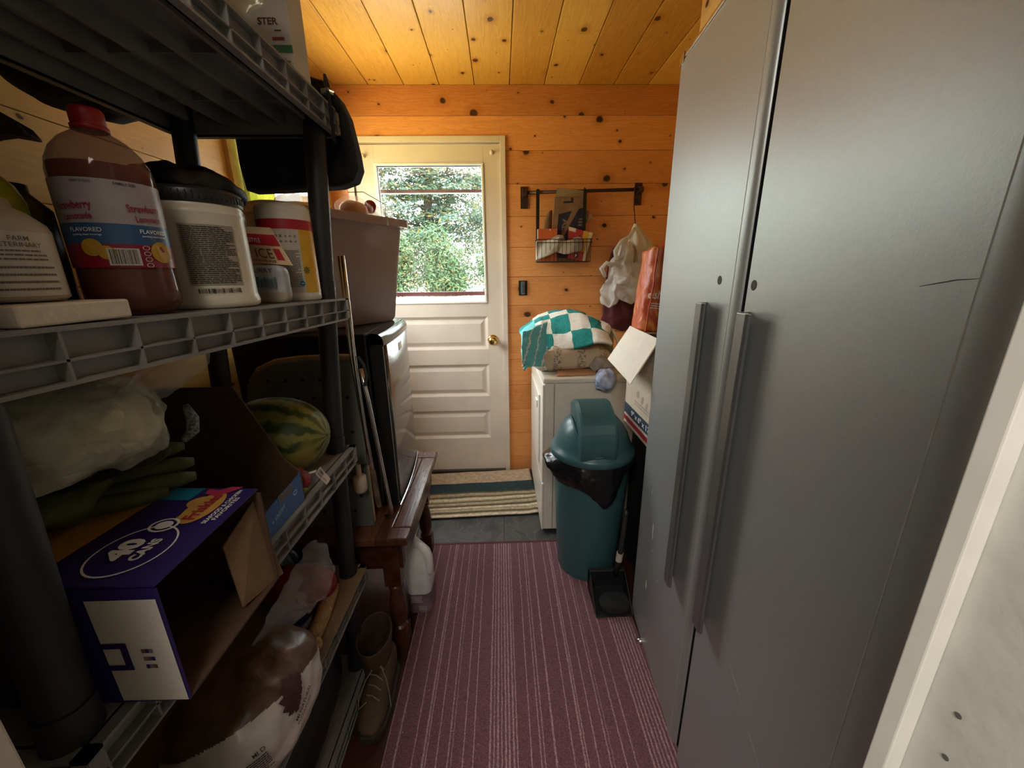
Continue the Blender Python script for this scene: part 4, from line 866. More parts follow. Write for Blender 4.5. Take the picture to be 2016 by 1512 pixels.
# ================================================================ TOP SHELF ITEMS, BACKPACK
t = thing('carton', (-.43, .895, 1.7), 'white carton with green band at the far end of the top shelf', 'box')
mb = MB(); mb.box(-.520, -.374, .862, .925, 1.7012, 1.99); b_ = mb.build('box', mat('white_carton', (.52, .49, .43), .6, var=.04), t, bevel=.0015)
f = plane_map((-.52, .862, 1.70), (1, 0, 0), (0, 0, 1), .0008); mb = MB(); put_text(mb, f, 'STER', .108, .076, w=.036, h=.011, bold=.03); rect(mb, f, .118, .130, .061, .063); mb.build('lettering', mat('maroon_ink', (.10, .025, .02), .5), b_)
mb = MB(); rect(mb, f, .112, .134, .047, .052); mb.build('red_tag', mat('dull_red', (.28, .05, .04), .5), b_)
mb = MB(); rect(mb, f, .055, .146, .028, .040); mb.build('green_band', mat('carton_green', (.05, .16, .07), .5), b_)
mb = MB(); put_text(mb, f, 'Oz', .132, .014, h=.010, bold=.03); mb.build('lower_lettering', mat('grey_print', (.14, .13, .12), .5), b_)
mb = MB()
def tbag(p):
    return p
mb.blob((-.405, .665, 1.765), (.068, .10, .064), 2.3, .018, 18, 21, zmin=1.7015, nu=70, nv=44)
t = tag(mb.build('snack_bag', filmmat('yellowish_clear_bag', (.80, .74, .52), .55, .12), smooth=True), 'crinkled pale see-through bag over the front edge of the top shelf', 'bag')
mb = MB(); mb.blob((-.42, .665, 1.752), (.042, .075, .046), 2.2, .008, 20, 22, zmin=1.703); mb.build('contents', mat('pale_snack', (.52, .42, .22), .7, var=.3, vs=40), t, smooth=True)
mb = MB(); mb.box(-.70, -.55, .62, .98, 1.7012, 1.90); tag(mb.build('storage_box', mat('dark_box', (.03, .03, .03), .7), bevel=.003), 'dark box at the back of the top shelf', 'box')
mb = MB(); mb.blob((-.83, .915, 1.715), (.082, .14, .060), 2.4, .012, 12, 24, nu=56); tag(mb.build('black_jacket', BLACKCLOTH, smooth=True), 'black cloth sagging between the top shelf and the pine wall', 'jacket')
t = thing('backpack', (-.49, 1.11, 1.54), 'black backpack hanging on the far end of the top shelf', 'backpack')
out = [(-.63, 1.538), (-.52, 1.541), (-.40, 1.548), (-.362, 1.560), (-.347, 1.590), (-.350, 1.63), (-.362, 1.705), (-.378, 1.742), (-.405, 1.772), (-.45, 1.786), (-.55, 1.785), (-.615, 1.755), (-.632, 1.68), (-.636, 1.60)]
mb = MB(); rings = []
cxo = sum(p[0] for p in out)/len(out); czo = sum(p[1] for p in out)/len(out)
for y, k in ((1.062, .90), (1.066, .96), (1.078, 1.0), (1.120, 1.0), (1.138, .96), (1.148, .86)): rings.append([V((cxo+(x-cxo)*k, y, czo+(z-czo)*k)) for x, z in out])
ring_loft(mb, rings); n0 = len(out); o_ = len(mb.v); mb.f.append(list(range(o_-n0, o_))); mb.m.append(0)
mb.build('body', BLACKCLOTH, t, bevel=.004)
mb = MB(); mb.tube([(-.405, 1.10, 1.772), (-.392, 1.05, 1.772), (-.378, 1.01, 1.735), (-.364, .985, 1.71), (-.360, .975, 1.66), (-.3625, .98, 1.62), (-.366, .99, 1.655), (-.367, 1.00, 1.69)], .0035, 8); mb.build('strap', BLACKCLOTH, t)
mb = MB(); mb.hexa([V((-.386, 1.00, 1.718)), V((-.366, .99, 1.716)), V((-.366, 1.02, 1.722)), V((-.386, 1.03, 1.724)), V((-.386, .998, 1.726)), V((-.366, .988, 1.724)), V((-.366, 1.018, 1.730)), V((-.386, 1.028, 1.732))]); mb.tube([(-.366, .992, 1.722), (-.3655, 1.018, 1.728)], .0022, 6); mb.build('buckle', mat('buckle_metal', (.45, .43, .40), .3, .8), t)
mb = MB(); mb.tube([(-.372, 1.105, 1.565), (-.371, 1.105, 1.545), (-.3715, 1.105, 1.530)], .0012, 6); mb.build('cord', BLACKCLOTH, t)

# ================================================================ THIRD SHELF ITEMS
Z3 = .8556
PURPLE = mat('purple_print', (.030, .016, .115), .4, var=.08)
INNER = mat('brown_card_inside', (.075, .040, .020), .9, var=.15, vs=50)
t = thing('cat_food_box', (-.49, .45, Z3), 'open purple and white cardboard can case at the near front of the third shelf', 'box')
bx0, bx1, by0, by1, bz0, bz1 = -.60, -.372, .342, .530, Z3+.001, 1.018
TPQ = [V((-.602, .350, 1.012)), V((-.370, .341, 1.0185)), V((-.376, .530, 1.0185)), V((-.585, .555, 1.012))]
mb = MB(); mb.slab(TPQ, .0025); tpo = mb.build('top_panel', PURPLE, t)
tm = lambda a, b2, l=.0030: (lambda x0, x1: x0+(x1-x0)*b2)(TPQ[0]+(TPQ[1]-TPQ[0])*a, TPQ[3]+(TPQ[2]-TPQ[3])*a) + V((0, 0, l))
f = lambda a, b2: tm(a, b2); mb = MB(); rect(mb, f, .0, .36, .02, .80); mb.build('yellow_panel', mat('orange_yellow_print', (.48, .24, .035), .5, var=.15, vs=14), tpo)
mb = MB(); rect(mb, f, .36, .60, .83, .995); mb.build('turquoise_panel', mat('turquoise_print', (.01, .22, .34), .45), tpo)
# printed words run away from the viewer along the long edge
TXT = lambda a0, b0: (lambda u, v: tm(a0 + v, b0 + u, .0036))
f = TXT(.68, .26); g = lambda u, v: tm(.68 - v, .26 + u, .0036)
mb = MB(); put_text(mb, g, '40', .03, .05, w=.20, h=.13, bold=.06); put_text(mb, g, 'CANS', .03, -.065, w=.20, h=.06, bold=.045)
disc(mb, g, .03, .0, .235, .19, 0, 40, .95); mb.build('lettering', WHITEINK, tpo)
g2 = lambda u, v: tm(.77 - v, .74 + u, .0036)
mb = MB(); disc(mb, g2, .0, .0, .20, .10); disc(mb, g2, .06, .05, .08, .10); disc(mb, g2, -.12, .03, .06, .06); mb.build('logo_shape', mat('logo_tan_yellow', (.55, .30, .07), .45), tpo)
g3 = lambda u, v: tm(.77 - v, .74 + u, .0042)
mb = MB(); put_text(mb, g3, 'Friskies', .0, .0, w=.31, h=.085, bold=.03, ang=.0); mb.build('logo_lettering', mat('logo_red', (.35, .02, .03), .45), tpo)
mb = MB(); mb.add([g3(.14, .02), g3(.17, .11), g3(.24, .13), g3(.22, .03), g3(.27, -.02), g3(.27, -.12), g3(.18, -.05)], [tuple(range(7))]); mb.build('red_print', mat('pink_red_print', (.42, .03, .09), .45), tpo)
mb = MB(); disc(mb, g3, -.215, .10, .075, .085, 0, 24, .82); disc(mb, g3, -.215, .10, .045, .05, 0, 16); put_text(mb, g3, 'SEAFOOD & CHICKEN', .01, -.13, w=.42, h=.03, bold=.02); put_text(mb, g3, 'FAVORITES', -.02, -.17, w=.28, h=.03, bold=.02); mb.build('white_print', WHITEINK, tpo)
mb = MB(); mb.box(bx0, bx1, by0, by0+.003, bz0, bz1-.003); ep = mb.build('end_panel', PURPLE, t)
f = plane_map((bx0, by0, bz0), (1, 0, 0), (0, 0, 1), .0009); mb = MB(); wq = .222
mb.add([f(.154, .004), f(.2275, .002), f(.2265, .146), f(.152, .146)], [(0, 1, 2, 3)]); wpo = mb.build('white_panel', mat('white_board', (.60, .57, .49), .7, var=.03), ep)
f = plane_map((bx0, by0, bz0), (1, 0, 0), (0, 0, 1), .0016); mb = MB()
for q in ((.1535, .180, .050, .0575), (.1535, .180, .081, .0885), (.172, .180, .0575, .081)): rect(mb, f, *q)
mb.build('purple_mark', PURPLE, wpo)
mb = MB()
for k in range(3):
    for j in range(3): rect(mb, f, .194+.0042*j, .1978+.0042*j, .052+.011*k, .0575+.011*k, (k+j) % 3)
mb.build('color_swatches', [PURPLE, mat('swatch_mauve', (.20, .12, .16), .6), mat('swatch_brown', (.16, .08, .03), .6)], wpo)
mb = MB(); print_lines(mb, f, .02, .10, .118, .136, 3, 0); rect(mb, f, .02, .12, .03, .10, 1); mb.build('end_print', [mat('dim_pink_print', (.14, .07, .09), .6), mat('maroon_print', (.07, .012, .02), .6)], ep)
mb = MB(); mb.box(bx0, bx1, by1-.003, by1, bz0, bz1-.003); mb.build('far_panel', INNER, t)
mb = MB(); mb.box(bx0, bx0+.003, by0+.003, by1-.003, bz0, bz1-.008); mb.build('back_panel', INNER, t)
mb = MB(); mb.box(bx0+.003, bx1, by0+.003, by1-.003, bz0, bz0+.003); mb.build('bottom_panel', INNER, t)
mb = MB(); mb.slab([V((-.384, .529, 1.002)), V((-.374, .545, .852)), V((-.384, .462, .868)), V((-.398, .470, .965))], .0025); mb.build('side_flap', KRAFT, t)
# display tray behind
t = thing('display_tray', (-.61, .66, Z3), 'brown cardboard display tray with a blue front lip behind the purple case', 'box')
mb = MB(); mb.prism([(-.775, .76, Z3+.001), (-.442, .76, Z3+.001), (-.442, .76, .925), (-.470, .76, .955), (-.545, .76, 1.118), (-.775, .76, 1.118)], (0, .004, 0)); mb.build('far_panel', INNER, t)
mb = MB(); mb.box(-.775, -.771, .575, .76, Z3+.001, 1.118); mb.build('back_panel', INNER, t)
mb = MB(); mb.box(-.771, -.446, .575, .76, Z3+.001, Z3+.004); mb.build('bottom_panel', INNER, t)
mb = MB(); pr = [(.575, Z3+.001), (.76, Z3+.001), (.76, .925)]
for k in range(24): y = .757-.007*k; pr += [(y, .922-.0006*k), (y-.003, .919-.0006*k)]
mb.prism([(-.442, y, z) for y, z in pr+[(.575, .902)]], (-.003, 0, 0)); fl_ = mb.build('front_lip', mat('blue_print', (.040, .105, .27), .5, var=.06), t)
f = plane_map((-.442, .575, Z3), (0, 1, 0), (0, 0, 1), .0008); mb = MB(); put_text(mb, f, 'FRESH', .095, .030, w=.035, h=.009, ang=.25); disc(mb, f, .155, .038, .008, .006, 0, 16, .6); put_text(mb, f, 'lb', .070, .026, h=.006); mb.build('lettering', mat('pale_blue_ink', (.35, .42, .52), .5), fl_)
mb = MB()
for k in range(10): rect(mb, f, .098+.005*k, .1015+.005*k, .046, .064)
mb.build('grey_halftone', mat('grey_print_2', (.16, .15, .13), .6), fl_)
mb = MB(); mb.box(-.775, -.56, .575, .578, Z3+.001, .93); mb.build('near_panel', INNER, t)
# gloves and clear bag on the purple case
GLV = mat('olive_green_glove', (.070, .075, .020), .7, var=.35, vs=18, bump=.2, bs=40)
t = thing('work_gloves', (-.60, .46, 1.0), 'olive green work gloves lying on the purple case', 'gloves')
mb = MB(); mb.blob((-.665, .462, 1.052), (.130, .085, .036), 2.3, .016, 17, 31, zmin=1.021, nu=70, nv=40); mb.build('palm', GLV, t, smooth=True)
for k, (p0, p1, p2) in enumerate((((-.58, .50, 1.072), (-.53, .54, 1.080), (-.505, .572, 1.076)), ((-.57, .485, 1.058), (-.515, .528, 1.060), (-.485, .560, 1.055)), ((-.57, .470, 1.044), (-.505, .512, 1.044), (-.475, .545, 1.038)), ((-.58, .450, 1.040), (-.525, .480, 1.036), (-.490, .512, 1.032)))):
    mb = MB(); mb.tube([p0, V(p0).lerp(V(p1), .5), p1, V(p1).lerp(V(p2), .6), p2], [.015, .0135, .0125, .011, .006], 14); mb.build('finger', GLV, t, smooth=True)
mb = MB(); mb.blob((-.60, .485, 1.090), (.13, .075, .006), 2.2, .006, 18, 33, nu=50); mb.build('dark_cuff', mat('dark_olive', (.02, .018, .012), .8), t, smooth=True)
t = thing('clear_bag', (-.62, .45, 1.09), 'large clear bag of pale contents on top of the green gloves', 'bag')
mb = MB(); mb.blob((-.62, .455, 1.150), (.165, .092, .058), 2.5, .014, 17, 35, zmin=1.094, nu=80, nv=50); mb.build('contents', mat('pale_cream_contents', (.56, .53, .36), .8, var=.12, vs=30, bump=.4, bs=60), t, smooth=True)
mb = MB(); mb.blob((-.62, .458, 1.157), (.176, .102, .066), 2.3, .026, 19, 37, zmin=1.0935, nu=90, nv=56); bo = mb.build('film', filmmat('milky_film', (.82, .82, .72), .30, .18), t, smooth=True)
mb = MB()
def cone(u, v):
    r_ = .012+.050*v; a = 2*PI*u
    p = V((-.515, .50, 1.175)) + V((.06, .035, .034))*v + V((math.cos(a)*r_*.4, math.sin(a)*r_, math.cos(a)*r_*.6))
    return p + nz3(p, 40, 5)*.006*v
mb.grid(cone, 40, 12, closed=True); mb.build('gathered_end', filmmat('milky_film_2', (.80, .80, .74), .40, .15), bo, smooth=True)
mb = MB(); mb.tube([(-.470, .553, 1.150), (-.462, .550, 1.130), (-.460, .543, 1.113), (-.470, .535, 1.100)], [.004, .008, .008, .004], 8); mb.build('printed_edge', mat('black_white_print', (.16, .16, .15), .5, var=.95, vs=260), bo, smooth=True)
# melon, net bag, tag
m = bpy.data.materials.new('melon_rind'); m.use_nodes = True; n = m.node_tree; b = n.nodes['Principled BSDF']; L = n.links.new
tcn = nd(n, 'ShaderNodeTexCoord'); s_ = nd(n, 'ShaderNodeSeparateXYZ'); mpp = nd(n, 'ShaderNodeMapping'); mpp.inputs['Location'].default_value = (0, 0, -.0965); L(tcn.outputs['Object'], mpp.inputs[0]); L(mpp.outputs[0], s_.inputs[0])
nz = nd(n, 'ShaderNodeTexNoise'); nz.inputs['Scale'].default_value = 45; nz.inputs['Detail'].default_value = 4; L(tcn.outputs['Object'], nz.inputs['Vector'])
ang = math_(n, 'ARCTAN2', s_.outputs[1], s_.outputs[2]); w_ = math_(n, 'SINE', math_(n, 'ADD', math_(n, 'MULTIPLY', ang, 11), math_(n, 'MULTIPLY', nz.outputs['Fac'], 6.0)))
r = nd(n, 'ShaderNodeValToRGB'); L(math_(n, 'ADD', math_(n, 'MULTIPLY', w_, .5), .5), r.inputs[0]); r.color_ramp.elements[0].position = .25; r.color_ramp.elements[0].color = (.030, .055, .010, 1); r.color_ramp.elements[1].position = .7; r.color_ramp.elements[1].color = (.19, .19, .035, 1)
n3 = nd(n, 'ShaderNodeTexNoise'); n3.inputs['Scale'].default_value = 9; L(tcn.outputs['Object'], n3.inputs['Vector']); mpr = nd(n, 'ShaderNodeMapRange'); mpr.inputs[1].default_value = .50; mpr.inputs[2].default_value = .66; L(n3.outputs['Fac'], mpr.inputs[0])
mx = nd(n, 'ShaderNodeMix', data_type='RGBA'); L(mpr.outputs[0], mx.inputs[0]); L(r.outputs[0], mx.inputs[6]); mx.inputs[7].default_value = (.24, .19, .035, 1); L(mx.outputs[2], b.inputs['Base Color']); b.inputs['Roughness'].default_value = .5
mb = MB(); mc = V((-.560, .893, Z3+.0985)); mb.lathe(mc, [(.096*math.sin(k/24*PI)**.92 if 0 < k < 24 else 0, -.124*math.cos(k/24*PI)) for k in range(25)], 44, X=V((0,1,0)), Y=V((0,0,1)), Z=V((1,0,0)))
t = tag(mb.build('watermelon', m, smooth=True, origin=mc-V((0, 0, .0965))), 'striped green and yellow watermelon on the third shelf', 'melon')
mb = MB(); mb.lathe(mc+V((.1245, 0, 0)), [(0, .001), (.003, .001), (.004, -.001)], 10, X=V((0,1,0)), Y=V((0,0,1)), Z=V((1,0,0))); mb.build('stem_scar', mat('scar_brown', (.12, .08, .03), .8), t)
t = thing('onion_bag', (-.49, .79, Z3), 'red net bag in front of the watermelon', 'bag')
mb = MB(); mb.blob((-.497, .790, Z3+.032), (.055, .026, .032), 2.3, .006, 22, 41, zmin=Z3+.0005); mb.build('net', mat('red_net', (.20, .014, .014), .6, var=.7, vs=120, bump=.6, bs=200), t, smooth=True)
q = [V((-.455, .846, .872)), V((-.412, .806, .8655)), V((-.404, .812, .877)), V((-.447, .858, .885))]; mb = MB(); mb.slab(q, .0012)
qs = [V((-.475, .838, .874)), V((-.455, .849, .876)), V((-.455, .853, .880)), V((-.476, .841, .877))]; mb.slab(qs, .001)
tg = mb.build('price_tag', mat('tag_white', (.66, .55, .46), .55), t)
lm = lambda a, b2: (lambda x0, x1: x0+(x1-x0)*b2)(q[0]+(q[1]-q[0])*a, q[3]+(q[2]-q[3])*a) + (q[1]-q[0]).cross(q[3]-q[0]).normalized()*.0018
mb = MB(); barcode(mb, lm, .1, .5, .5, .85, 0, 14); print_lines(mb, lm, .1, .52, .18, .42, 3); print_lines(mb, lm, .62, .9, .3, .42, 1); mb.build('lettering', INK, tg)
mb = MB(); mb.blob((-.462, .792, Z3+.016), (.017, .017, .016), 2, .001, 20, 2, zmin=Z3+.0004); tag(mb.build('lime', mat('lime_green', (.30, .34, .02), .4), smooth=True), 'yellow green lime half hidden under the white tag', 'fruit')

# ================================================================ FOURTH SHELF ITEMS
Z4 = .4356
def lin(u, v):
    x = -.795+.352*u; y = .335+.69*v; z = Z4+.0012 + .018*max(0, (u-.90)/.10)**2*(1.2-v) 
    return V((x, y, z))
mb = MB(); mb.grid(lin, 30, 8); tag(mb.build('cardboard_liner', mat('tan_liner', (.22, .15, .085), .85, var=.12), solid=.0018), 'tan cardboard sheet lining the fourth shelf', 'cardboard')
ZL = Z4+.003
t = thing('potato_bag', (-.53, .56, ZL), 'brown and white plastic bag of potatoes on the fourth shelf', 'bag')
pc = V((-.508, .570, .534)); prd = (.114, .128, .098)
mb = MB(); mb.blob(pc, prd, 2.7, .007, 15, 51, zmin=ZL, nu=220, nv=130, rot=None)
split = lambda p: 0 if p.z*.946+p.y*.324-.42*(p.x+.455) > .722 else 1
mb.recolor(split)
m = mat('potato_brown_film', (.095, .052, .030), .38, var=.45, vs=20, bump=.3, bs=25)
pb = mb.build('body', [m, mat('white_bag_film', (.50, .46, .41), .3, var=.05, bump=.15, bs=30)], t, smooth=True)
rr = random.Random(4)
for k in range(7):
    c = pc+V((rr.uniform(-.06, .07), rr.uniform(-.08, .08), .075+rr.uniform(-.01, .018))); mb = MB(); mb.blob(c-V((0, 0, .030)), (.034, .040, .026), 2, .006, 16, 60+k, rot=RZ(rr.uniform(0, 3)), nu=24, nv=16); mb.build('potato', mat('potato_skin', (.17, .095, .05), .45, var=.3, vs=30), t, smooth=True)
mb = MB()
def neck(u, v):
    a = 2*PI*u; w_ = .020+.062*v**1.3; p = V((-.505, .605, .610)) + V((.055, .165, .045))*v
    p = p + V((math.cos(a)*w_*.35, math.cos(a)*w_*.35, math.sin(a)*w_)); return p + nz3(p, 32, 8)*(.004+.012*v)
mb.grid(neck, 56, 20, closed=True); mb.build('clear_neck', filmmat('clear_crinkle_2', (.80, .74, .72), .26, .06), pb, smooth=True)
# emblem on the white film: pine cone like leaf spray
BD0 = V((.878, -.22, .36)).normalized(); BU = V((0, 0, 1)).cross(BD0).normalized(); BV = BD0.cross(BU)
def bagmap(u, v):      # centred on the shoulder of the bag that faces the aisle
    d = BD0 + (BU*u + BV*v)/.11
    k = sum(abs(d[i]/prd[i])**2.7 for i in range(3))**(1/2.7)
    return pc + d/k*1.0 + d.normalized()*.0075
DK = mat('maroon_black_ink', (.045, .014, .014), .5)
mb = MB()
for k, (a, L_) in enumerate(((2.9, .030), (2.5, .034), (2.1, .036), (1.75, .040), (1.4, .036), (1.0, .030), (3.3, .026), (3.8, .020))):
    d0 = V((math.cos(a), math.sin(a))); e0 = V((-d0.y, d0.x)); base = V((.004, -.004))
    for j in range(3):
        q0_ = base + d0*L_*j*.30; L2 = L_*.55; w_ = .0062
        mb.add([bagmap(*(q0_-e0*w_*.6)), bagmap(*(q0_+d0*L2*.5-e0*w_)), bagmap(*(q0_+d0*L2)), bagmap(*(q0_+d0*L2*.5+e0*w_)), bagmap(*(q0_+e0*w_*.6))], [(0, 1, 2, 3, 4)])
em = mb.build('emblem', DK, pb)
mb = MB(); put_text(mb, lambda u, v: bagmap(.006+u, -.022+v)+BD0*.001, 'MI NATURAL', 0, 0, w=.050, h=.008, ang=.35); put_text(mb, lambda u, v: bagmap(.004+u, -.036+v)+BD0*.001, 'POTATOES', 0, 0, w=.042, h=.006, ang=.25); mb.build('lettering', INK, pb); mb = MB()
print_lines(mb, lambda u, v: bagmap(u, v), -.115, -.070, -.060, -.020, 8); put_text(mb, lambda u, v: bagmap(-.080+u, -.012+v), 'MI D', 0, .0, h=.008); mb.build('lettering', INK, pb)
mb = MB(); q = [V((-.600, .760, ZL+.001)), V((-.535, .745, ZL+.001)), V((-.515, .822, ZL+.001)), V((-.585, .838, ZL+.001))]; mb.hexa(q+[p+V((0, 0, .034)) for p in q]); t = tag(mb.build('blue_carton', mat('navy_carton', (.020, .035, .11), .4, var=.25), bevel=.001), 'small navy box behind the potato bag', 'box')
mb = MB(); rect(mb, lambda a, b2: q[1]+(q[2]-q[1])*a+V((.0008, 0, .034*b2)), .02, .98, .05, .95); mb.build('white_side', mat('greyish_side', (.30, .27, .25), .6), t)
mb = MB(); mb.blob((-.575, .905, ZL+.055), (.085, .060, .055), 2.4, .012, 14, 71, zmin=ZL, nu=56); tag(mb.build('red_sack', mat('red_mesh_sack', (.24, .012, .012), .5, var=.4, vs=60), smooth=True), 'red sack behind the clear bag neck on the fourth shelf', 'sack')
mb = MB(); mb.blob((-.66, .955, ZL+.07), (.05, .05, .07), 2.4, .008, 14, 73, zmin=ZL); tag(mb.build('dark_pouch', mat('blue_black_film', (.012, .016, .024), .2), smooth=True), 'dark shiny pouch at the far back of the fourth shelf', 'pouch')
FUZ = mat('tan_fleece', (.42, .26, .12), .95, var=.2, vs=60, bump=.8, bs=160)
t = thing('dog_chew', (-.49, .83, ZL), 'tan fuzzy rolled chew lying along the fourth shelf front', 'chew')
mb = MB(); mb.tube([(-.508, .932, ZL+.020), (-.500, .88, ZL+.020), (-.492, .83, ZL+.019), (-.490, .79, ZL+.018), (-.494, .768, ZL+.016)], [.0195, .020, .019, .019, .021], 18); mb.build('roll', FUZ, t, smooth=True)
for e1, e2 in (((-.470, .752, ZL+.012), (-.468, .738, ZL+.010)), ((-.500, .745, ZL+.014), (-.490, .705, ZL+.010))):
    mb = MB(); mb.tube([(-.492, .775, ZL+.016), e1, e2], [.014, .012, .008], 12); mb.build('frayed_end', FUZ, t, smooth=True)
# ================================================================ BACK WALL: RAIL, BASKET, OUTLET, HANGING BAGS
IRON = mat('brown_iron', (.075, .040, .026), .5, .5, var=.3, vs=30); BIRON = mat('black_iron', (.020, .018, .017), .5, .3)
t = thing('wall_rail', (.49, D, 1.70), 'brown iron rail with two wall brackets on the pine back wall', 'rail')
mb = MB(); mb.tube([(.148, 2.405, 1.776), (.83, 2.405, 1.790)], .0095, 14); mb.build('rod', IRON, t, smooth=True)
for x, z0, z1 in ((.148, 1.698, 1.816), (.815, 1.712, 1.832)):
    zc = 1.776+(x-.148)*.0205
    mb = MB(); mb.box(x-.022, x+.022, D-.007, D, z0, z1); mb.hexa([V((x-.012, 2.40, zc-.012)), V((x+.012, 2.40, zc-.012)), V((x+.012, D-.005, zc-.02)), V((x-.012, D-.005, zc-.02)), V((x-.012, 2.40, zc+.012)), V((x+.012, 2.40, zc+.012)), V((x+.012, D-.005, zc+.02)), V((x-.012, D-.005, zc+.02))])
    mb.tube([(x-.014, 2.405, zc), (x+.014, 2.405, zc)], .017, 16); bo = mb.build('bracket', IRON, t, bevel=.0015)
    for z in (z0+.013, z1-.013):
        mb = MB(); mb.lathe((x, D-.0072, z), [(0, .003), (.004, .002), (.005, 0)], 12, X=V((1,0,0)), Y=V((0,0,1)), Z=V((0,-1,0))); mb.build('screw', BIRON, bo)
bk_ = thing('wire_basket', (.37, 2.39, 1.395), 'black wire basket hanging on the iron rail by two flat straps', 'basket')
wx0, wx1, wy0, wy1, wz0, wz1 = .212, .532, 2.335, 2.432, 1.397, 1.520
for x in (.222, .492):
    mb = MB(); mb.box(x-.0095, x+.0095, 2.388, 2.3915, 1.50, 1.79); mb.tube([(x, 2.405+.0135*math.cos(a), 1.781+(x-.222)*.02+.0135*math.sin(a)) for a in [PI+k*PI/-7 for k in range(8)]], .003, 6); mb.build('strap', BIRON, bk_)
mb = MB()
for z, ins in ((wz1, 0), (wz1-.018, .001), (wz0, .006)):
    mb.tube([(wx0+ins, wy0+ins, z), (wx1-ins, wy0+ins, z), (wx1-ins, wy1, z), (wx0+ins, wy1, z), (wx0+ins, wy0+ins, z)], .0021, 6)
mb.build('rim_wire', BIRON, bk_)
mb = MB()
for k in range(14):
    x = wx0+.006+(wx1-wx0-.012)*k/13; mb.tube([(x, wy0, wz1), (x, wy0+.006, wz0), (x, wy1, wz0), (x, wy1, wz1)], .0014, 5)
for k in range(1, 5):
    y = wy0+(wy1-wy0)*k/5; mb.tube([(wx0, y, wz1), (wx0+.006, y, wz0), (wx1-.006, y, wz0), (wx1, y, wz1)], .0014, 5)
mb.build('grid_wire', BIRON, bk_)
KR2 = mat('brown_kraft', (.24, .135, .070), .85, var=.1, vs=30)
# cardboard carton with printing, standing in the basket
t = thing('flattened_carton', (.40, 2.40, 1.40), 'brown carton with navy printing standing tall in the wire basket', 'box')
q = [V((.300, 2.400, 1.402)), V((.488, 2.404, 1.402)), V((.492, 2.409, 1.758)), V((.323, 2.412, 1.752))]
mb = MB(); mb.slab(q, -.014); cb = mb.build('panel', KR2, t, bevel=.001)
nn = (q[1]-q[0]).cross(q[3]-q[0]).normalized()
cm = lambda a, b2, l=.0008: (lambda x0, x1: x0+(x1-x0)*b2)(q[0]+(q[1]-q[0])*a, q[3]+(q[2]-q[3])*a)+nn*l
mb = MB(); mb.add([cm(.13, .05), cm(1, .05), cm(1, .83), cm(.16, .74)], [(0, 1, 2, 3)]); nvp = mb.build('navy_panel', mat('navy_print', (.022, .020, .040), .6), cb)
mb = MB(); gR = lambda u, v: cm(.40 + v, .56 - u, .0014)
put_text(mb, gR, 'ALDI', .06, .0, w=.34, h=.20, bold=.02); put_text(mb, lambda u, v: cm(.66+v, .50-u, .0014), 'E', .10, 0, w=.11, h=.22, bold=.05)
for k in range(3): rect(mb, lambda u, v: cm(u, v, .0014), .58, .96, .64-.045*k, .665-.045*k)
mb.build('lettering', mat('kraft_ink', (.22, .15, .10), .7), cb)
mb = MB(); rect(mb, cm, .30, .62, .905, .935); rect(mb, cm, .55, .63, .905, .985); mb.build('hook_mark', mat('navy_print', (.022, .020, .040), .6), cb)
mb = MB(); mb.slab([V((.325, 2.408, 1.752)), V((.488, 2.405, 1.760)), V((.480, 2.385, 1.782)), V((.332, 2.387, 1.796))], .003); mb.build('top_flap', mat('light_kraft', (.30, .19, .10), .85), t)
mb = MB(); mb.slab([V((.488, 2.398, 1.59)), V((.545, 2.392, 1.645)), V((.50, 2.402, 1.69)), V((.488, 2.404, 1.69))], .003); mb.build('side_flap', KR2, t)
mb = MB(); mb.grid(lambda u, v: V((.245+.065*u+.02*v*(1-u), 2.418-.012*math.sin(u*PI), 1.41+.275*v*(.80+.20*math.sin(u*PI*.55)))), 12, 8); tag(mb.build('brown_folder', mat('brown_paper', (.20, .11, .055), .85), smooth=True, solid=.003), 'curled brown cardboard behind the orange carton in the basket', 'cardboard')
t = thing('orange_carton', (.275, 2.385, 1.40), 'orange and white carton in the left end of the wire basket', 'box')
mb = MB(); mb.box(.222, .335, 2.372, 2.396, 1.400, 1.580); b_ = mb.build('box', mat('orange_print', (.56, .12, .025), .5, var=.06), t, bevel=.001)
mb = MB(); mb.box(.2195, .2235, 2.3715, 2.3965, 1.402, 1.578); mb.box(.29, .296, 2.3712, 2.3722, 1.57, 1.579); mb.build('white_edge', WHITEINK, b_)
PAP = mat('white_paper', (.62, .58, .50), .8, var=.04); GPAP = mat('grey_paper', (.32, .28, .22), .85, var=.1)
mb = MB(); mb.grid(lambda u, v: V((.210+.135*u, 2.352+.012*math.sin(u*4+v*3), 1.512-.105*v*(1-.35*u)+.02*u*u)), 16, 10); tag(mb.build('paper_bag', PAP, smooth=True, solid=.004), 'crumpled white paper at the front left of the wire basket', 'paper')
mb = MB(); mb.blob((.388, 2.360, 1.478), (.062, .014, .040), 2.2, .006, 22, 81); tag(mb.build('paper_wad', mat('cream_paper', (.66, .60, .50), .8, var=.05), smooth=True), 'folded cream paper in the middle of the wire basket', 'paper')
mb = MB(); mb.blob((.450, 2.362, 1.492), (.038, .012, .042), 2.4, .005, 22, 82); mb.blob((.33, 2.368, 1.515), (.05, .008, .026), 2.4, .004, 22, 83, rot=RY(-.35)); tag(mb.build('grey_paper_wad', GPAP, smooth=True), 'grey wrapping paper folded over the white paper in the basket', 'paper')
t = thing('snack_carton', (.47, 2.385, 1.40), 'red and yellow snack carton tilted in the right end of the basket', 'box')
q = [V((.40, 2.378, 1.418)), V((.500, 2.380, 1.400)), V((.545, 2.388, 1.556)), V((.404, 2.388, 1.592))]
mb = MB(); mb.slab(q, -.016); sb = mb.build('box', mat('red_carton', (.45, .045, .04), .5), t, bevel=.001)
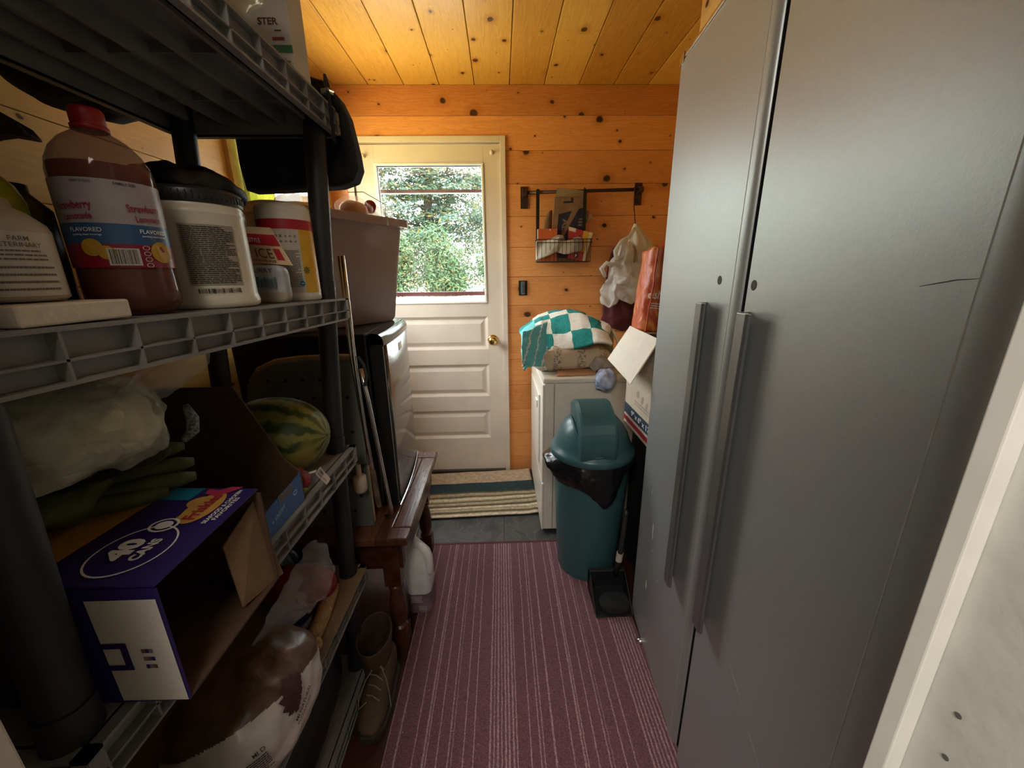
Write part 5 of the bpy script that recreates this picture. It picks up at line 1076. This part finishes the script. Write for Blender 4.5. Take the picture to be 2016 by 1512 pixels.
nn2 = (q[1]-q[0]).cross(q[3]-q[0]).normalized(); sm = lambda a, b2: (lambda x0, x1: x0+(x1-x0)*b2)(q[0]+(q[1]-q[0])*a, q[3]+(q[2]-q[3])*a)+nn2*.0009
mb = MB(); rect(mb, sm, .62, .86, .30, 1.0); mb.build('yellow_stripe', mat('carton_yellow', (.66, .36, .03), .5), sb)
mb = MB(); rect(mb, sm, .86, 1.0, .0, 1.0); rect(mb, sm, .0, .30, .88, 1.0); mb.build('cream_edge', mat('carton_cream', (.66, .58, .40), .5), sb)
mb = MB(); disc(mb, sm, .45, .12, .13, .09); mb.add([sm(.40, .62), sm(.62, .60), sm(.50, .85)], [(0, 1, 2)]); rect(mb, sm, .70, .93, .86, .90); rect(mb, sm, .72, .93, .80, .83); mb.build('dark_print', INK, sb)
mb = MB(); put_text(mb, lambda u, v: sm(u, v)+nn2*.0006, 'P', .45, .12, w=.10, h=.11, bold=.05); mb.build('lettering', WHITEINK, sb)
# outlet box
t = thing('outlet_box', (.138, D, 1.20), 'uncovered electrical outlet box beside the door casing', 'outlet')
mb = MB(); X0, X1, Z0, Z1 = .112, .165, 1.203, 1.292; mb.box(X0, X1, D-.003, D-.001, Z0, Z1); mb.build('box', mat('outlet_black', (.008, .008, .008), .7), t)
mb = MB(); mb.box(.126, .151, D-.012, D-.003, Z0+.006, Z1-.006); mb.box(.130, .147, D-.016, D-.012, Z0+.022, Z1-.022); rc = mb.build('receptacle', mat('blue_grey_outlet', (.10, .12, .13), .4), t, bevel=.002)
for z in (1.235, 1.262):
    mb = MB(); mb.box(.134, .1355, D-.0165, D-.016, z-.005, z+.005); mb.box(.1415, .143, D-.0165, D-.016, z-.005, z+.005); mb.build('slot', BLACK, rc)
for z in (Z0+.010, Z1-.010):
    mb = MB(); mb.lathe((.1385, D-.012, z), [(0, .003), (.004, .0015), (.0045, 0)], 10, X=V((1,0,0)), Y=V((0,0,1)), Z=V((0,-1,0))); mb.build('screw', CHROME, rc)
# hanging bags
MILK = filmmat('white_carrier_film', (.80, .78, .74), .82, .3)
t = thing('carrier_bag', (.78, 2.33, 1.60), 'white cloth-like bag hanging by a dark cord from the right end of the rail', 'bag')
mb = MB()
def drape(cx, cy, zt, zb, wt, wb, dpt, seed, amp, lean=0., pw=.8):
    def fn(u, v):
        a = 2*PI*u; k = v**pw; w_ = wt+(wb-wt)*k; d_ = .010+(dpt-.010)*k
        fold = 1+.14*math.sin(a*7+seed)*min(1, v*3)*(1-.35*v)
        if v > .88: s2 = math.sqrt(max(0, 1-((v-.88)/.12)**2)); w_ *= max(s2, .01); d_ *= max(s2, .01)
        p = V((cx+lean*v+math.cos(a)*w_*fold, cy+math.sin(a)*d_*fold, zt+(zb-zt)*v)); p = p+nz3(p, 13, seed)*amp*min(1, v*2)
        if p.y > D-.006: p.y = D-.006
        return p
    return fn
mb.grid(drape(.785, 2.36, 1.600, 1.22, .010, .160, .055, 2, .022, .100), 72, 40, closed=True); mb.build('sack', mat('white_cotton', (.66, .60, .52), .8, var=.05), t, smooth=True)
mb = MB(); mb.tube([(.776, 2.392, 1.788), (.775, 2.383, 1.70), (.783, 2.36, 1.595)], .0028, 7); mb.tube([(.776, 2.405+.012*math.cos(a), 1.7885+.012*math.sin(a)) for a in [PI*k/6-.2+PI for k in range(-6, 2)]], .0028, 7); mb.build('cord', mat('maroon_cord', (.06, .012, .02), .8), t)
mb = MB(); mb.grid(drape(.715, 2.285, 1.50, 1.165, .022, .105, .060, 5, .042, -.030, .75), 90, 54, closed=True)
mb.tube([(.60, 2.27, 1.31), (.575, 2.265, 1.355), (.60, 2.262, 1.385), (.64, 2.262, 1.37)], [.010, .014, .012, .016], 10); mb.tube([(.66, 2.265, 1.40), (.645, 2.262, 1.45), (.68, 2.27, 1.50), (.735, 2.30, 1.525), (.775, 2.34, 1.575)], [.014, .010, .010, .012, .008], 10)
tag(mb.build('plastic_bag', MILK, smooth=True), 'crumpled white plastic carrier bag hanging left of the orange bag', 'bag')
mb = MB(); mb.blob((.735, 2.335, 1.435), (.055, .045, .055), 2.2, .018, 22, 88, nu=50); tag(mb.build('tan_fabric_bag', mat('tan_print_fabric', (.34, .25, .18), .9, var=.5, vs=60), smooth=True), 'bunched tan patterned fabric between the two white hanging bags', 'bag')
mb = MB(); mb.grid(drape(.715, 2.40, 1.48, .98, .03, .12, .035, 9, .014, .03, .5), 56, 36, closed=True); tag(mb.build('maroon_bag', mat('maroon_cloth', (.085, .012, .018), .8, bump=.2, bs=80), smooth=True), 'dark maroon cloth bag hanging behind the white plastic bag', 'bag')

# ================================================================ DRYER AND LAUNDRY
APW = mat('appliance_white', (.70, .66, .57), .32, var=.03); APB = mat('appliance_side', (.74, .69, .60), .4, var=.04)
dx0, dx1, dy0, dy1, dz = .197, .90, 1.752, 2.425, .855
t = thing('dryer', (.55, 2.09, 0), 'white clothes dryer standing sideways against the back wall', 'dryer')
mb = MB(); mb.box(dx0+.004, dx1, dy0+.004, dy1, .02, dz-.028); mb.build('cabinet', APB, t, bevel=.004)
mb = MB(); mb.box(dx0-.004, dx1, dy0-.002, dy1, dz-.030, dz); mb.build('top', APW, t, bevel=.008)
mb = MB(); mb.box(dx0-.006, dx0+.006, dy0, dy1, .30, dz-.034); fp_ = mb.build('front_panel', APW, t, bevel=.004)
mb = MB(); mb.box(dx0-.006, dx0+.006, dy0, dy1, .02, .294); mb.build('kick_panel', APW, t, bevel=.004)
mb = MB(); mb.box(dx0-.016, dx0-.005, dy0+.11, dy1-.11, .36, .74); dd = mb.build('door', APW, t, bevel=.008)
mb = MB(); mb.box(dx0-.024, dx0-.014, dy0+.14, dy0+.20, .66, .70); mb.build('door_pull', APW, dd, bevel=.003)
mb = MB(); mb.box(dx0+.05, dx0+.052, dy0+.0015, dy0+.0045, .022, dz-.031); mb.build('side_seam', BLACK, t)
for x in (dx0+.05, dx1-.06):
    for y in (dy0+.06, dy1-.06): mb = MB(); mb.tube([(x, y, 0), (x, y, .022)], .02, 12); mb.build('foot', BLACK, t)
# quilt
def fold(u, v, c, hx, hy, hz, seed, rot=None, n=3.2, amp=.012): pass
m = bpy.data.materials.new('beige_pattern_quilt'); m.use_nodes = True; n = m.node_tree; b = n.nodes['Principled BSDF']; L = n.links.new
tcn = nd(n, 'ShaderNodeTexCoord'); s_ = nd(n, 'ShaderNodeSeparateXYZ'); L(tcn.outputs['Object'], s_.inputs[0])
band = math_(n, 'LESS_THAN', math_(n, 'FRACT', math_(n, 'ADD', math_(n, 'MULTIPLY', s_.outputs[0], 8.5), .85)), .36)
vo = nd(n, 'ShaderNodeTexVoronoi'); vo.inputs['Scale'].default_value = 95; L(tcn.outputs['Object'], vo.inputs['Vector']); dots = math_(n, 'LESS_THAN', vo.outputs['Distance'], .48)
mx = nd(n, 'ShaderNodeMix', data_type='RGBA'); L(math_(n, 'MULTIPLY', math_(n, 'MULTIPLY', band, dots), .75), mx.inputs[0]); mx.inputs[6].default_value = (.50, .40, .28, 1); mx.inputs[7].default_value = (.16, .13, .105, 1); L(mx.outputs[2], b.inputs['Base Color']); b.inputs['Roughness'].default_value = .9
QM = m
ZD = dz+.0005
mb = MB(); mb.blob((.352, 1.985, ZD+.070), (.205, .165, .070), 2.9, .014, 9, 91, zmin=ZD, nu=96, nv=50, rot=RZ(.10)); 
t = thing('folded_quilt', (.35, 1.98, dz), 'beige patterned quilt folded on top of the dryer', 'quilt'); mb.build('quilt', QM, t, smooth=True, origin=(.35, 1.98, dz))
mb = MB(); mb.blob((.215, 1.90, ZD+.045), (.055, .055, .045), 2.4, .010, 16, 92, zmin=ZD); mb.build('white_corner', mat('white_cotton_2', (.70, .66, .58), .85), t, smooth=True)
mb = MB(); mb.blob((.535, 2.06, ZD+.105), (.055, .15, .105), 2.6, .010, 12, 93, zmin=ZD); t = tag(mb.build('green_cushion', mat('sage_green_cloth', (.20, .20, .10), .9, var=.1), smooth=True), 'sage green cushion with pale piping behind the quilt', 'cushion')
mb = MB(); mb.tube([(.560, 1.925, ZD+.20), (.585, 1.915, ZD+.15), (.600, 1.912, ZD+.09), (.596, 1.92, ZD+.03)], .007, 8); mb.build('piping', mat('pale_piping', (.55, .50, .36), .9), t, smooth=True)
# towel
TEAL = mat('teal_terry', (.012, .21, .19), .95, var=.2, vs=80, bump=.5, bs=220); TWH = mat('white_terry', (.70, .66, .58), .95, var=.08, vs=80, bump=.5, bs=220); TL2 = mat('light_teal_terry', (.14, .46, .46), .95, var=.12, vs=80, bump=.5, bs=220)
def towel_top(u, v):
    # a folded towel draped over the quilt, u along x, v from front edge up and over to the back
    x = .100+.425*u; s = v
    arch = math.sin(min(1, max(0, u))*PI)**.55
    y = 1.815+.31*s + .03*math.sin(u*5)
    z = ZD+.150 + .135*math.sin(min(1, s*1.18)*PI*.62)*(.62+.38*arch) - .075*(1-u)**2.2*(1-s) + .012*math.sin(u*9+s*3) - .05*max(0, .25-u)/.25
    p = V((x, y, z)); return p + nz3(p, 14, 4)*.006
def tcheck(u, v):
    a = int(u*4.6+.35); b2 = int(v*3.2+.3)
    if u < .17: return 1 if v < .75 else 0
    return 0 if (a+b2) % 2 else 2
t = thing('folded_towel', (.31, 1.96, dz+.15), 'teal and white checked towel folded on top of the quilt', 'towel')
mb = MB(); mb.grid(towel_top, 80, 60, mfn=tcheck); mb.build('top_fold', [TEAL, TL2, TWH], t, smooth=True, solid=.012)
mb = MB(); mb.blob((.335, 2.03, ZD+.178), (.150, .105, .036), 2.6, .008, 12, 95, nu=70); mb.build('under_fold', [TWH], t, smooth=True)
def tside(u, v):
    x = .098+.12*u; y = 1.835-.016*math.sin(v*PI)+.02*u; z = ZD+.205-.165*v+.05*u*(1-v)
    p = V((x, y, z)); return p + nz3(p, 22, 6)*.007
mb = MB(); mb.grid(tside, 24, 24, mfn=lambda u, v: 1 if (u+v*.4) % .42 < .36 else 2); mb.build('hanging_corner', [TEAL, TL2, TWH], t, smooth=True, solid=.008)
mb = MB(); mb.blob((.505, 1.96, ZD+.195), (.045, .10, .042), 2.3, .008, 20, 96); mb.build('rolled_end', [TWH], t, smooth=True)
mb = MB(); mb.slab([V((.262, 1.772, ZD+.001)), V((.452, 1.790, ZD+.001)), V((.470, 1.860, ZD+.012)), V((.270, 1.835, ZD+.010))], .006); t = tag(mb.build('cardboard_piece', mat('orange_tan_card', (.46, .24, .12), .8, var=.1), bevel=.001), 'flat orange tan cardboard at the near edge of the dryer top', 'cardboard')
mb = MB()
for k in range(4): disc(mb, plane_map((.29+.045*k, 1.80+.006*k, ZD+.0085), (1, 0, 0), (0, 1, .16), .001), 0, 0, .016, .012)
mb.build('pale_shapes', mat('pale_pink_print', (.70, .52, .42), .7), t)
mb = MB(); mb.blob((.486, 1.738, .845), (.046, .050, .052), 2.3, .016, 20, 97, nu=60, nv=36); tag(mb.build('blue_rag', mat('blue_white_cloth', (.34, .38, .52), .9, var=.35, vs=30), smooth=True), 'pale blue rag hanging over the near edge of the dryer', 'cloth')
mb = MB(); mb.blob((.49, 1.845, ZD+.040), (.060, .04, .040), 2.2, .014, 22, 98, zmin=ZD); tag(mb.build('grey_cloth', mat('grey_cloth_m', (.30, .26, .22), .9, var=.3), smooth=True), 'small grey cloth bunched beside the quilt on the dryer', 'cloth')

# ================================================================ BOXES BESIDE THE WARDROBE
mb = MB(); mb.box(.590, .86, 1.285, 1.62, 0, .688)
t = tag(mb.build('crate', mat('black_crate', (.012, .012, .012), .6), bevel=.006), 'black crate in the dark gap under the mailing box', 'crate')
t = thing('mailing_box', (.69, 1.45, .689), 'open cream mailing box with red and navy stripes beside the wardrobe', 'box')
BOXC = mat('cream_box_card', (.56, .47, .36), .75, var=.05); BOXI = mat('box_inside', (.30, .22, .14), .85)
mx0, mx1, my0, my1, mz0, mz1 = .546, .86, 1.278, 1.615, .689, 1.105
mb = MB(); mb.box(mx0, mx0+.004, my0, my1, mz0, mz1); sd_ = mb.build('side_panel', BOXC, t)
mb = MB(); mb.box(mx1-.004, mx1, my0, my1, mz0, mz1); mb.build('side_panel', BOXC, t)
mb = MB(); mb.box(mx0+.004, mx1-.004, my0, my0+.004, mz0, mz1); mb.build('end_panel', BOXC, t)
mb = MB(); mb.box(mx0+.004, mx1-.004, my1-.004, my1, mz0, mz1); mb.build('end_panel', BOXC, t)
mb = MB(); mb.box(mx0+.004, mx1-.004, my0+.004, my1-.004, mz0, mz0+.004); mb.build('bottom_panel', BOXI, t)
mb = MB(); mb.box(mx0+.004, mx1-.004, my0+.20, my1-.004, mz1-.006, mz1-.002); mb.build('inner_flap', BOXI, t)
f = lambda u, v: V((mx0-.0008, my1-u, mz0+v))
mb = MB(); rect(mb, f, 0, my1-my0, .014, .034); mb.build('red_stripe', mat('postal_red', (.38, .02, .05), .5), sd_)
mb = MB(); rect(mb, f, 0, my1-my0, .046, .092); mb.build('navy_stripe', mat('postal_navy', (.035, .055, .09), .5), sd_)
f = lambda u, v: V((mx0-.0014, my1-u, mz0+v)); mb = MB(); put_text(mb, f, '9" x 6" x 17"', .20, .069, w=.22, h=.024, bold=.03); mb.build('lettering', WHITEINK, sd_)
mb = MB(); 
for k in range(3): put_text(mb, f, '#', .15+.05*k, .17-.01*k, h=.03)
print_lines(mb, f, .12, .30, .115, .14, 2); mb.build('faint_marks', mat('faint_print', (.40, .34, .27), .7), sd_)
q = [V((.546, 1.612, 1.113)), V((.546, 1.300, 1.106)), V((.452, 1.288, .952)), V((.458, 1.612, .972))]
mb = MB(); mb.slab(q, -.004); fo = mb.build('open_flap', mat('white_board_2', (.66, .61, .52), .7, var=.04), t)
mb = MB(); rect(mb, lambda a, b2: (q[0].lerp(q[1], a)).lerp(q[3].lerp(q[2], a), b2)+(q[1]-q[0]).cross(q[3]-q[0]).normalized()*.0007, .02, .98, .52, .528); mb.build('crease', mat('crease_grey', (.38, .35, .30), .8), fo)
# orange shopping bag standing on the box
t = thing('shopping_bag', (.69, 1.585, 1.105), 'orange printed reusable shopping bag standing on the mailing box', 'bag')
m = bpy.data.materials.new('orange_bag_print'); m.use_nodes = True; n = m.node_tree; b = n.nodes['Principled BSDF']; L = n.links.new
tcn = nd(n, 'ShaderNodeTexCoord'); nz = nd(n, 'ShaderNodeTexNoise'); nz.inputs['Scale'].default_value = 16; nz.inputs['Detail'].default_value = 6; nz.inputs['Distortion'].default_value = 1.5; mpp = nd(n, 'ShaderNodeMapping'); mpp.inputs['Scale'].default_value = (1.6, 1.6, .7); L(tcn.outputs['Object'], mpp.inputs[0]); L(mpp.outputs[0], nz.inputs['Vector'])
r = nd(n, 'ShaderNodeValToRGB'); L(nz.outputs['Fac'], r.inputs[0]); r.color_ramp.elements[0].position = .32; r.color_ramp.elements[0].color = (.34, .035, .008, 1); r.color_ramp.elements[1].position = .72; r.color_ramp.elements[1].color = (.62, .30, .05, 1)
k = r.color_ramp.elements.new(.5); k.color = (.52, .085, .012, 1); L(r.outputs[0], b.inputs['Base Color']); b.inputs['Roughness'].default_value = .45
bp = nd(n, 'ShaderNodeBump'); bp.inputs['Strength'].default_value = .5; bp.inputs['Distance'].default_value = .01; L(nz.outputs['Fac'], bp.inputs['Height']); L(bp.outputs[0], b.inputs['Normal'])
def sbag(u, v):
    a = 2*PI*u; e = .42; hx, hy = .125-.006*v, .075+.012*math.sin(v*2)
    sx__ = math.copysign(abs(math.cos(a))**e, math.cos(a)); sy__ = math.copysign(abs(math.sin(a))**e, math.sin(a))
    p = V((.676+.018*v+sx__*hx, 1.575+sy__*hy*(1-.35*max(0, v-.6)), 1.1065+.305*v+.012*math.sin(a*2)*v)); return p+nz3(p, 15, 3)*.007*min(1, v*4)
mb = MB(); mb.grid(sbag, 88, 36, closed=True); mb.add([sbag(k/60, 0) for k in range(60)], [tuple(range(60))[::-1]]); sb_ = mb.build('body', m, t, smooth=True, solid=-.002)
def frontmap(u, v, l=.004):
    p = sbag(.75, v); best = None
    a = math.acos(max(-1, min(1, math.copysign(abs(u/.12)**(1/.42), u)))); uu = 1-a/(2*PI)
    p = sbag(uu, v); return p+V((0, -l, 0))
mb = MB(); put_text(mb, lambda x, y: frontmap(x, y), 'esh direct', -.045, .46, w=.135, h=.11, bold=.02, ang=-.02); print_lines(mb, lambda x, y: frontmap(x, y), -.10, .02, .27, .36, 3, fill=.4); mb.build('lettering', mat('bag_cream_ink', (.75, .62, .50), .5), sb_)
mb = MB(); mb.tube([sbag(.635, .0+.98*k/10)+V((-.002, -.003, 0)) for k in range(11)], .003, 6); mb.build('piping', mat('bag_piping', (.50, .06, .015), .5), sb_)
mb = MB(); mb.blob((.69, 1.585, 1.29), (.10, .06, .16), 2.8, .006, 12, 3); mb.build('lining_bulk', mat('bag_inside_red', (.40, .04, .008), .6), t, smooth=True)

# ================================================================ TRASH BIN, DUSTPAN
TEALB = mat('dark_teal_plastic', (.040, .104, .112), .30, var=.06, bump=.03, bs=200)
bc = V((.385, 1.532, 0))
t = thing('trash_bin', bc, 'dark teal swing top trash bin in front of the dryer', 'bin')
mb = MB(); mb.lathe(bc, [(0, .004), (.128, .002), (.134, .008), (.138, .02), (.158, .40), (.165, .545), (.168, .57), (.172, .572), (.172, .585), (.160, .585)], 64); mb.build('body', TEALB, t, smooth=True)
mb = MB(); mb.lathe(bc, [(.178, .582), (.182, .588), (.182, .604), (.178, .612), (.168, .620), (.160, .640), (.146, .680), (.126, .715), (.100, .742), (.066, .760), (.03, .768), (0, .769)], 64)
mb.build('dome_lid', TEALB, t, smooth=True)
# swinging flap : rounded arch tipped up through the opening
mb = MB(); arc = []
fw_ = .074
cy_, cz_ = 1.525, .655
pr = []
for k in range(25):
    a = math.radians(205 - 150*k/24); R_ = .158 + .016*math.sin(PI*k/24); pr.append((cy_+R_*math.cos(a), cz_+R_*math.sin(a)*.98))
inner = [(cy_+.05, cz_-.03)]
def flapx(y, z): return fw_
P = pr+inner
mb.prism([(bc.x-.012-fw_, y, z) for y, z in P], (2*fw_, 0, 0)); mb.build('swing_flap', TEALB, t, bevel=.012)
mb = MB()
pts = []
for k in range(41):
    a = -PI*.98*k/40 + 0; x = -.086*math.cos(PI*k/40); 
    y_ = -.165*math.sin(PI*k/40)**.55; zf = lambda x, y: .769-.0
    rr2 = math.sqrt(x*x+y_*y_); 
    # height of the dome at that radius
    prof_ = [(.182, .604), (.178, .612), (.168, .620), (.160, .640), (.146, .680), (.126, .715), (.100, .742), (.066, .760), (.03, .768), (0, .769)]
    z = .769
    for (ra, za), (rb, zb) in zip(prof_, prof_[1:]):
        if ra >= rr2 >= rb: z = za+(zb-za)*(ra-rr2)/(ra-rb)
    pts.append((bc.x-.012+x, bc.y+y_, z+.001))
mb.tube(pts, .006, 10); mb.build('opening_rim', TEALB, t, smooth=True)
def liner(u, v):
    a = 2*PI*u; r_ = .176+.010*math.sin(v*PI)+.008*math.sin(a*9+1)*v+.030*max(0, math.cos(a-PI*1.02))**12*math.sin(v*PI); dep = .105+.05*math.sin(a*3+.5)+.04*math.sin(a*5+2); r_ = max(r_, .1655)
    p = bc+V((math.cos(a)*r_, math.sin(a)*r_, .588-dep*v)); q_ = nz3(p, 26, 12)*.008*min(1, v*2.5)
    return p+V((math.cos(a), math.sin(a), 0))*abs(q_.x)+V((0, 0, q_.z))
mb = MB(); mb.grid(liner, 140, 24, closed=True); mb.build('liner_bag', mat('black_liner', (.008, .008, .009), .22, bump=.2, bs=50), t, smooth=True, solid=.001)
t = thing('dustpan', (.43, 1.27, 0), 'black lobby dustpan with upright handle between the bin and the wardrobe', 'dustpan')
mb = MB(); cx = .428
mb.prism([(cx-.075, y, z) for y, z in ((1.205, .012), (1.345, .012), (1.362, .02), (1.362, .11), (1.350, .125), (1.335, .118), (1.345, .03), (1.205, .016))], (.15, 0, 0))
for x in (cx-.075, cx+.072): mb.prism([(x, y, z) for y, z in ((1.205, .012), (1.360, .012), (1.360, .115), (1.33, .115), (1.24, .045))], (.003, 0, 0))
mb.build('pan', BLACK, t, bevel=.002)
mb = MB(); mb.tube([(cx+.035, 1.335, .10), (cx+.038, 1.318, .18), (cx+.045, 1.312, .27), (cx+.050, 1.31, .41), (cx+.051, 1.31, .43)], [.011, .012, .0095, .011, .007], 14); mb.build('handle', mat('ribbed_black', (.02, .02, .02), .5, var=.6, vs=120), t, smooth=True)
mb = MB(); mb.tube([(cx+.0385, 1.318, .185), (cx+.041, 1.316, .225)], .0135, 16); mb.build('pale_label', mat('pale_sticker', (.40, .37, .30), .6), t)
mb = MB(); mb.blob((cx+.01, 1.255, .034), (.062, .045, .026), 3, .004, 40, 2, zmin=.017); mb.build('brush_bristles', mat('black_bristle', (.012, .012, .013), .9, bump=.5, bs=400), t, smooth=True)

mb = MB(); mb.blob((-.66, .68, .17), (.165, .33, .11), 3.2, .012, 9, 121, zmin=.0615, nu=64, nv=30); tag(mb.build('storage_bag', mat('black_bin_bag', (.008, .008, .009), .5), smooth=True), 'black filler added to darken the lowest shelf under the potatoes', 'bag')  # added black blob stands in for the shade on the lowest tier
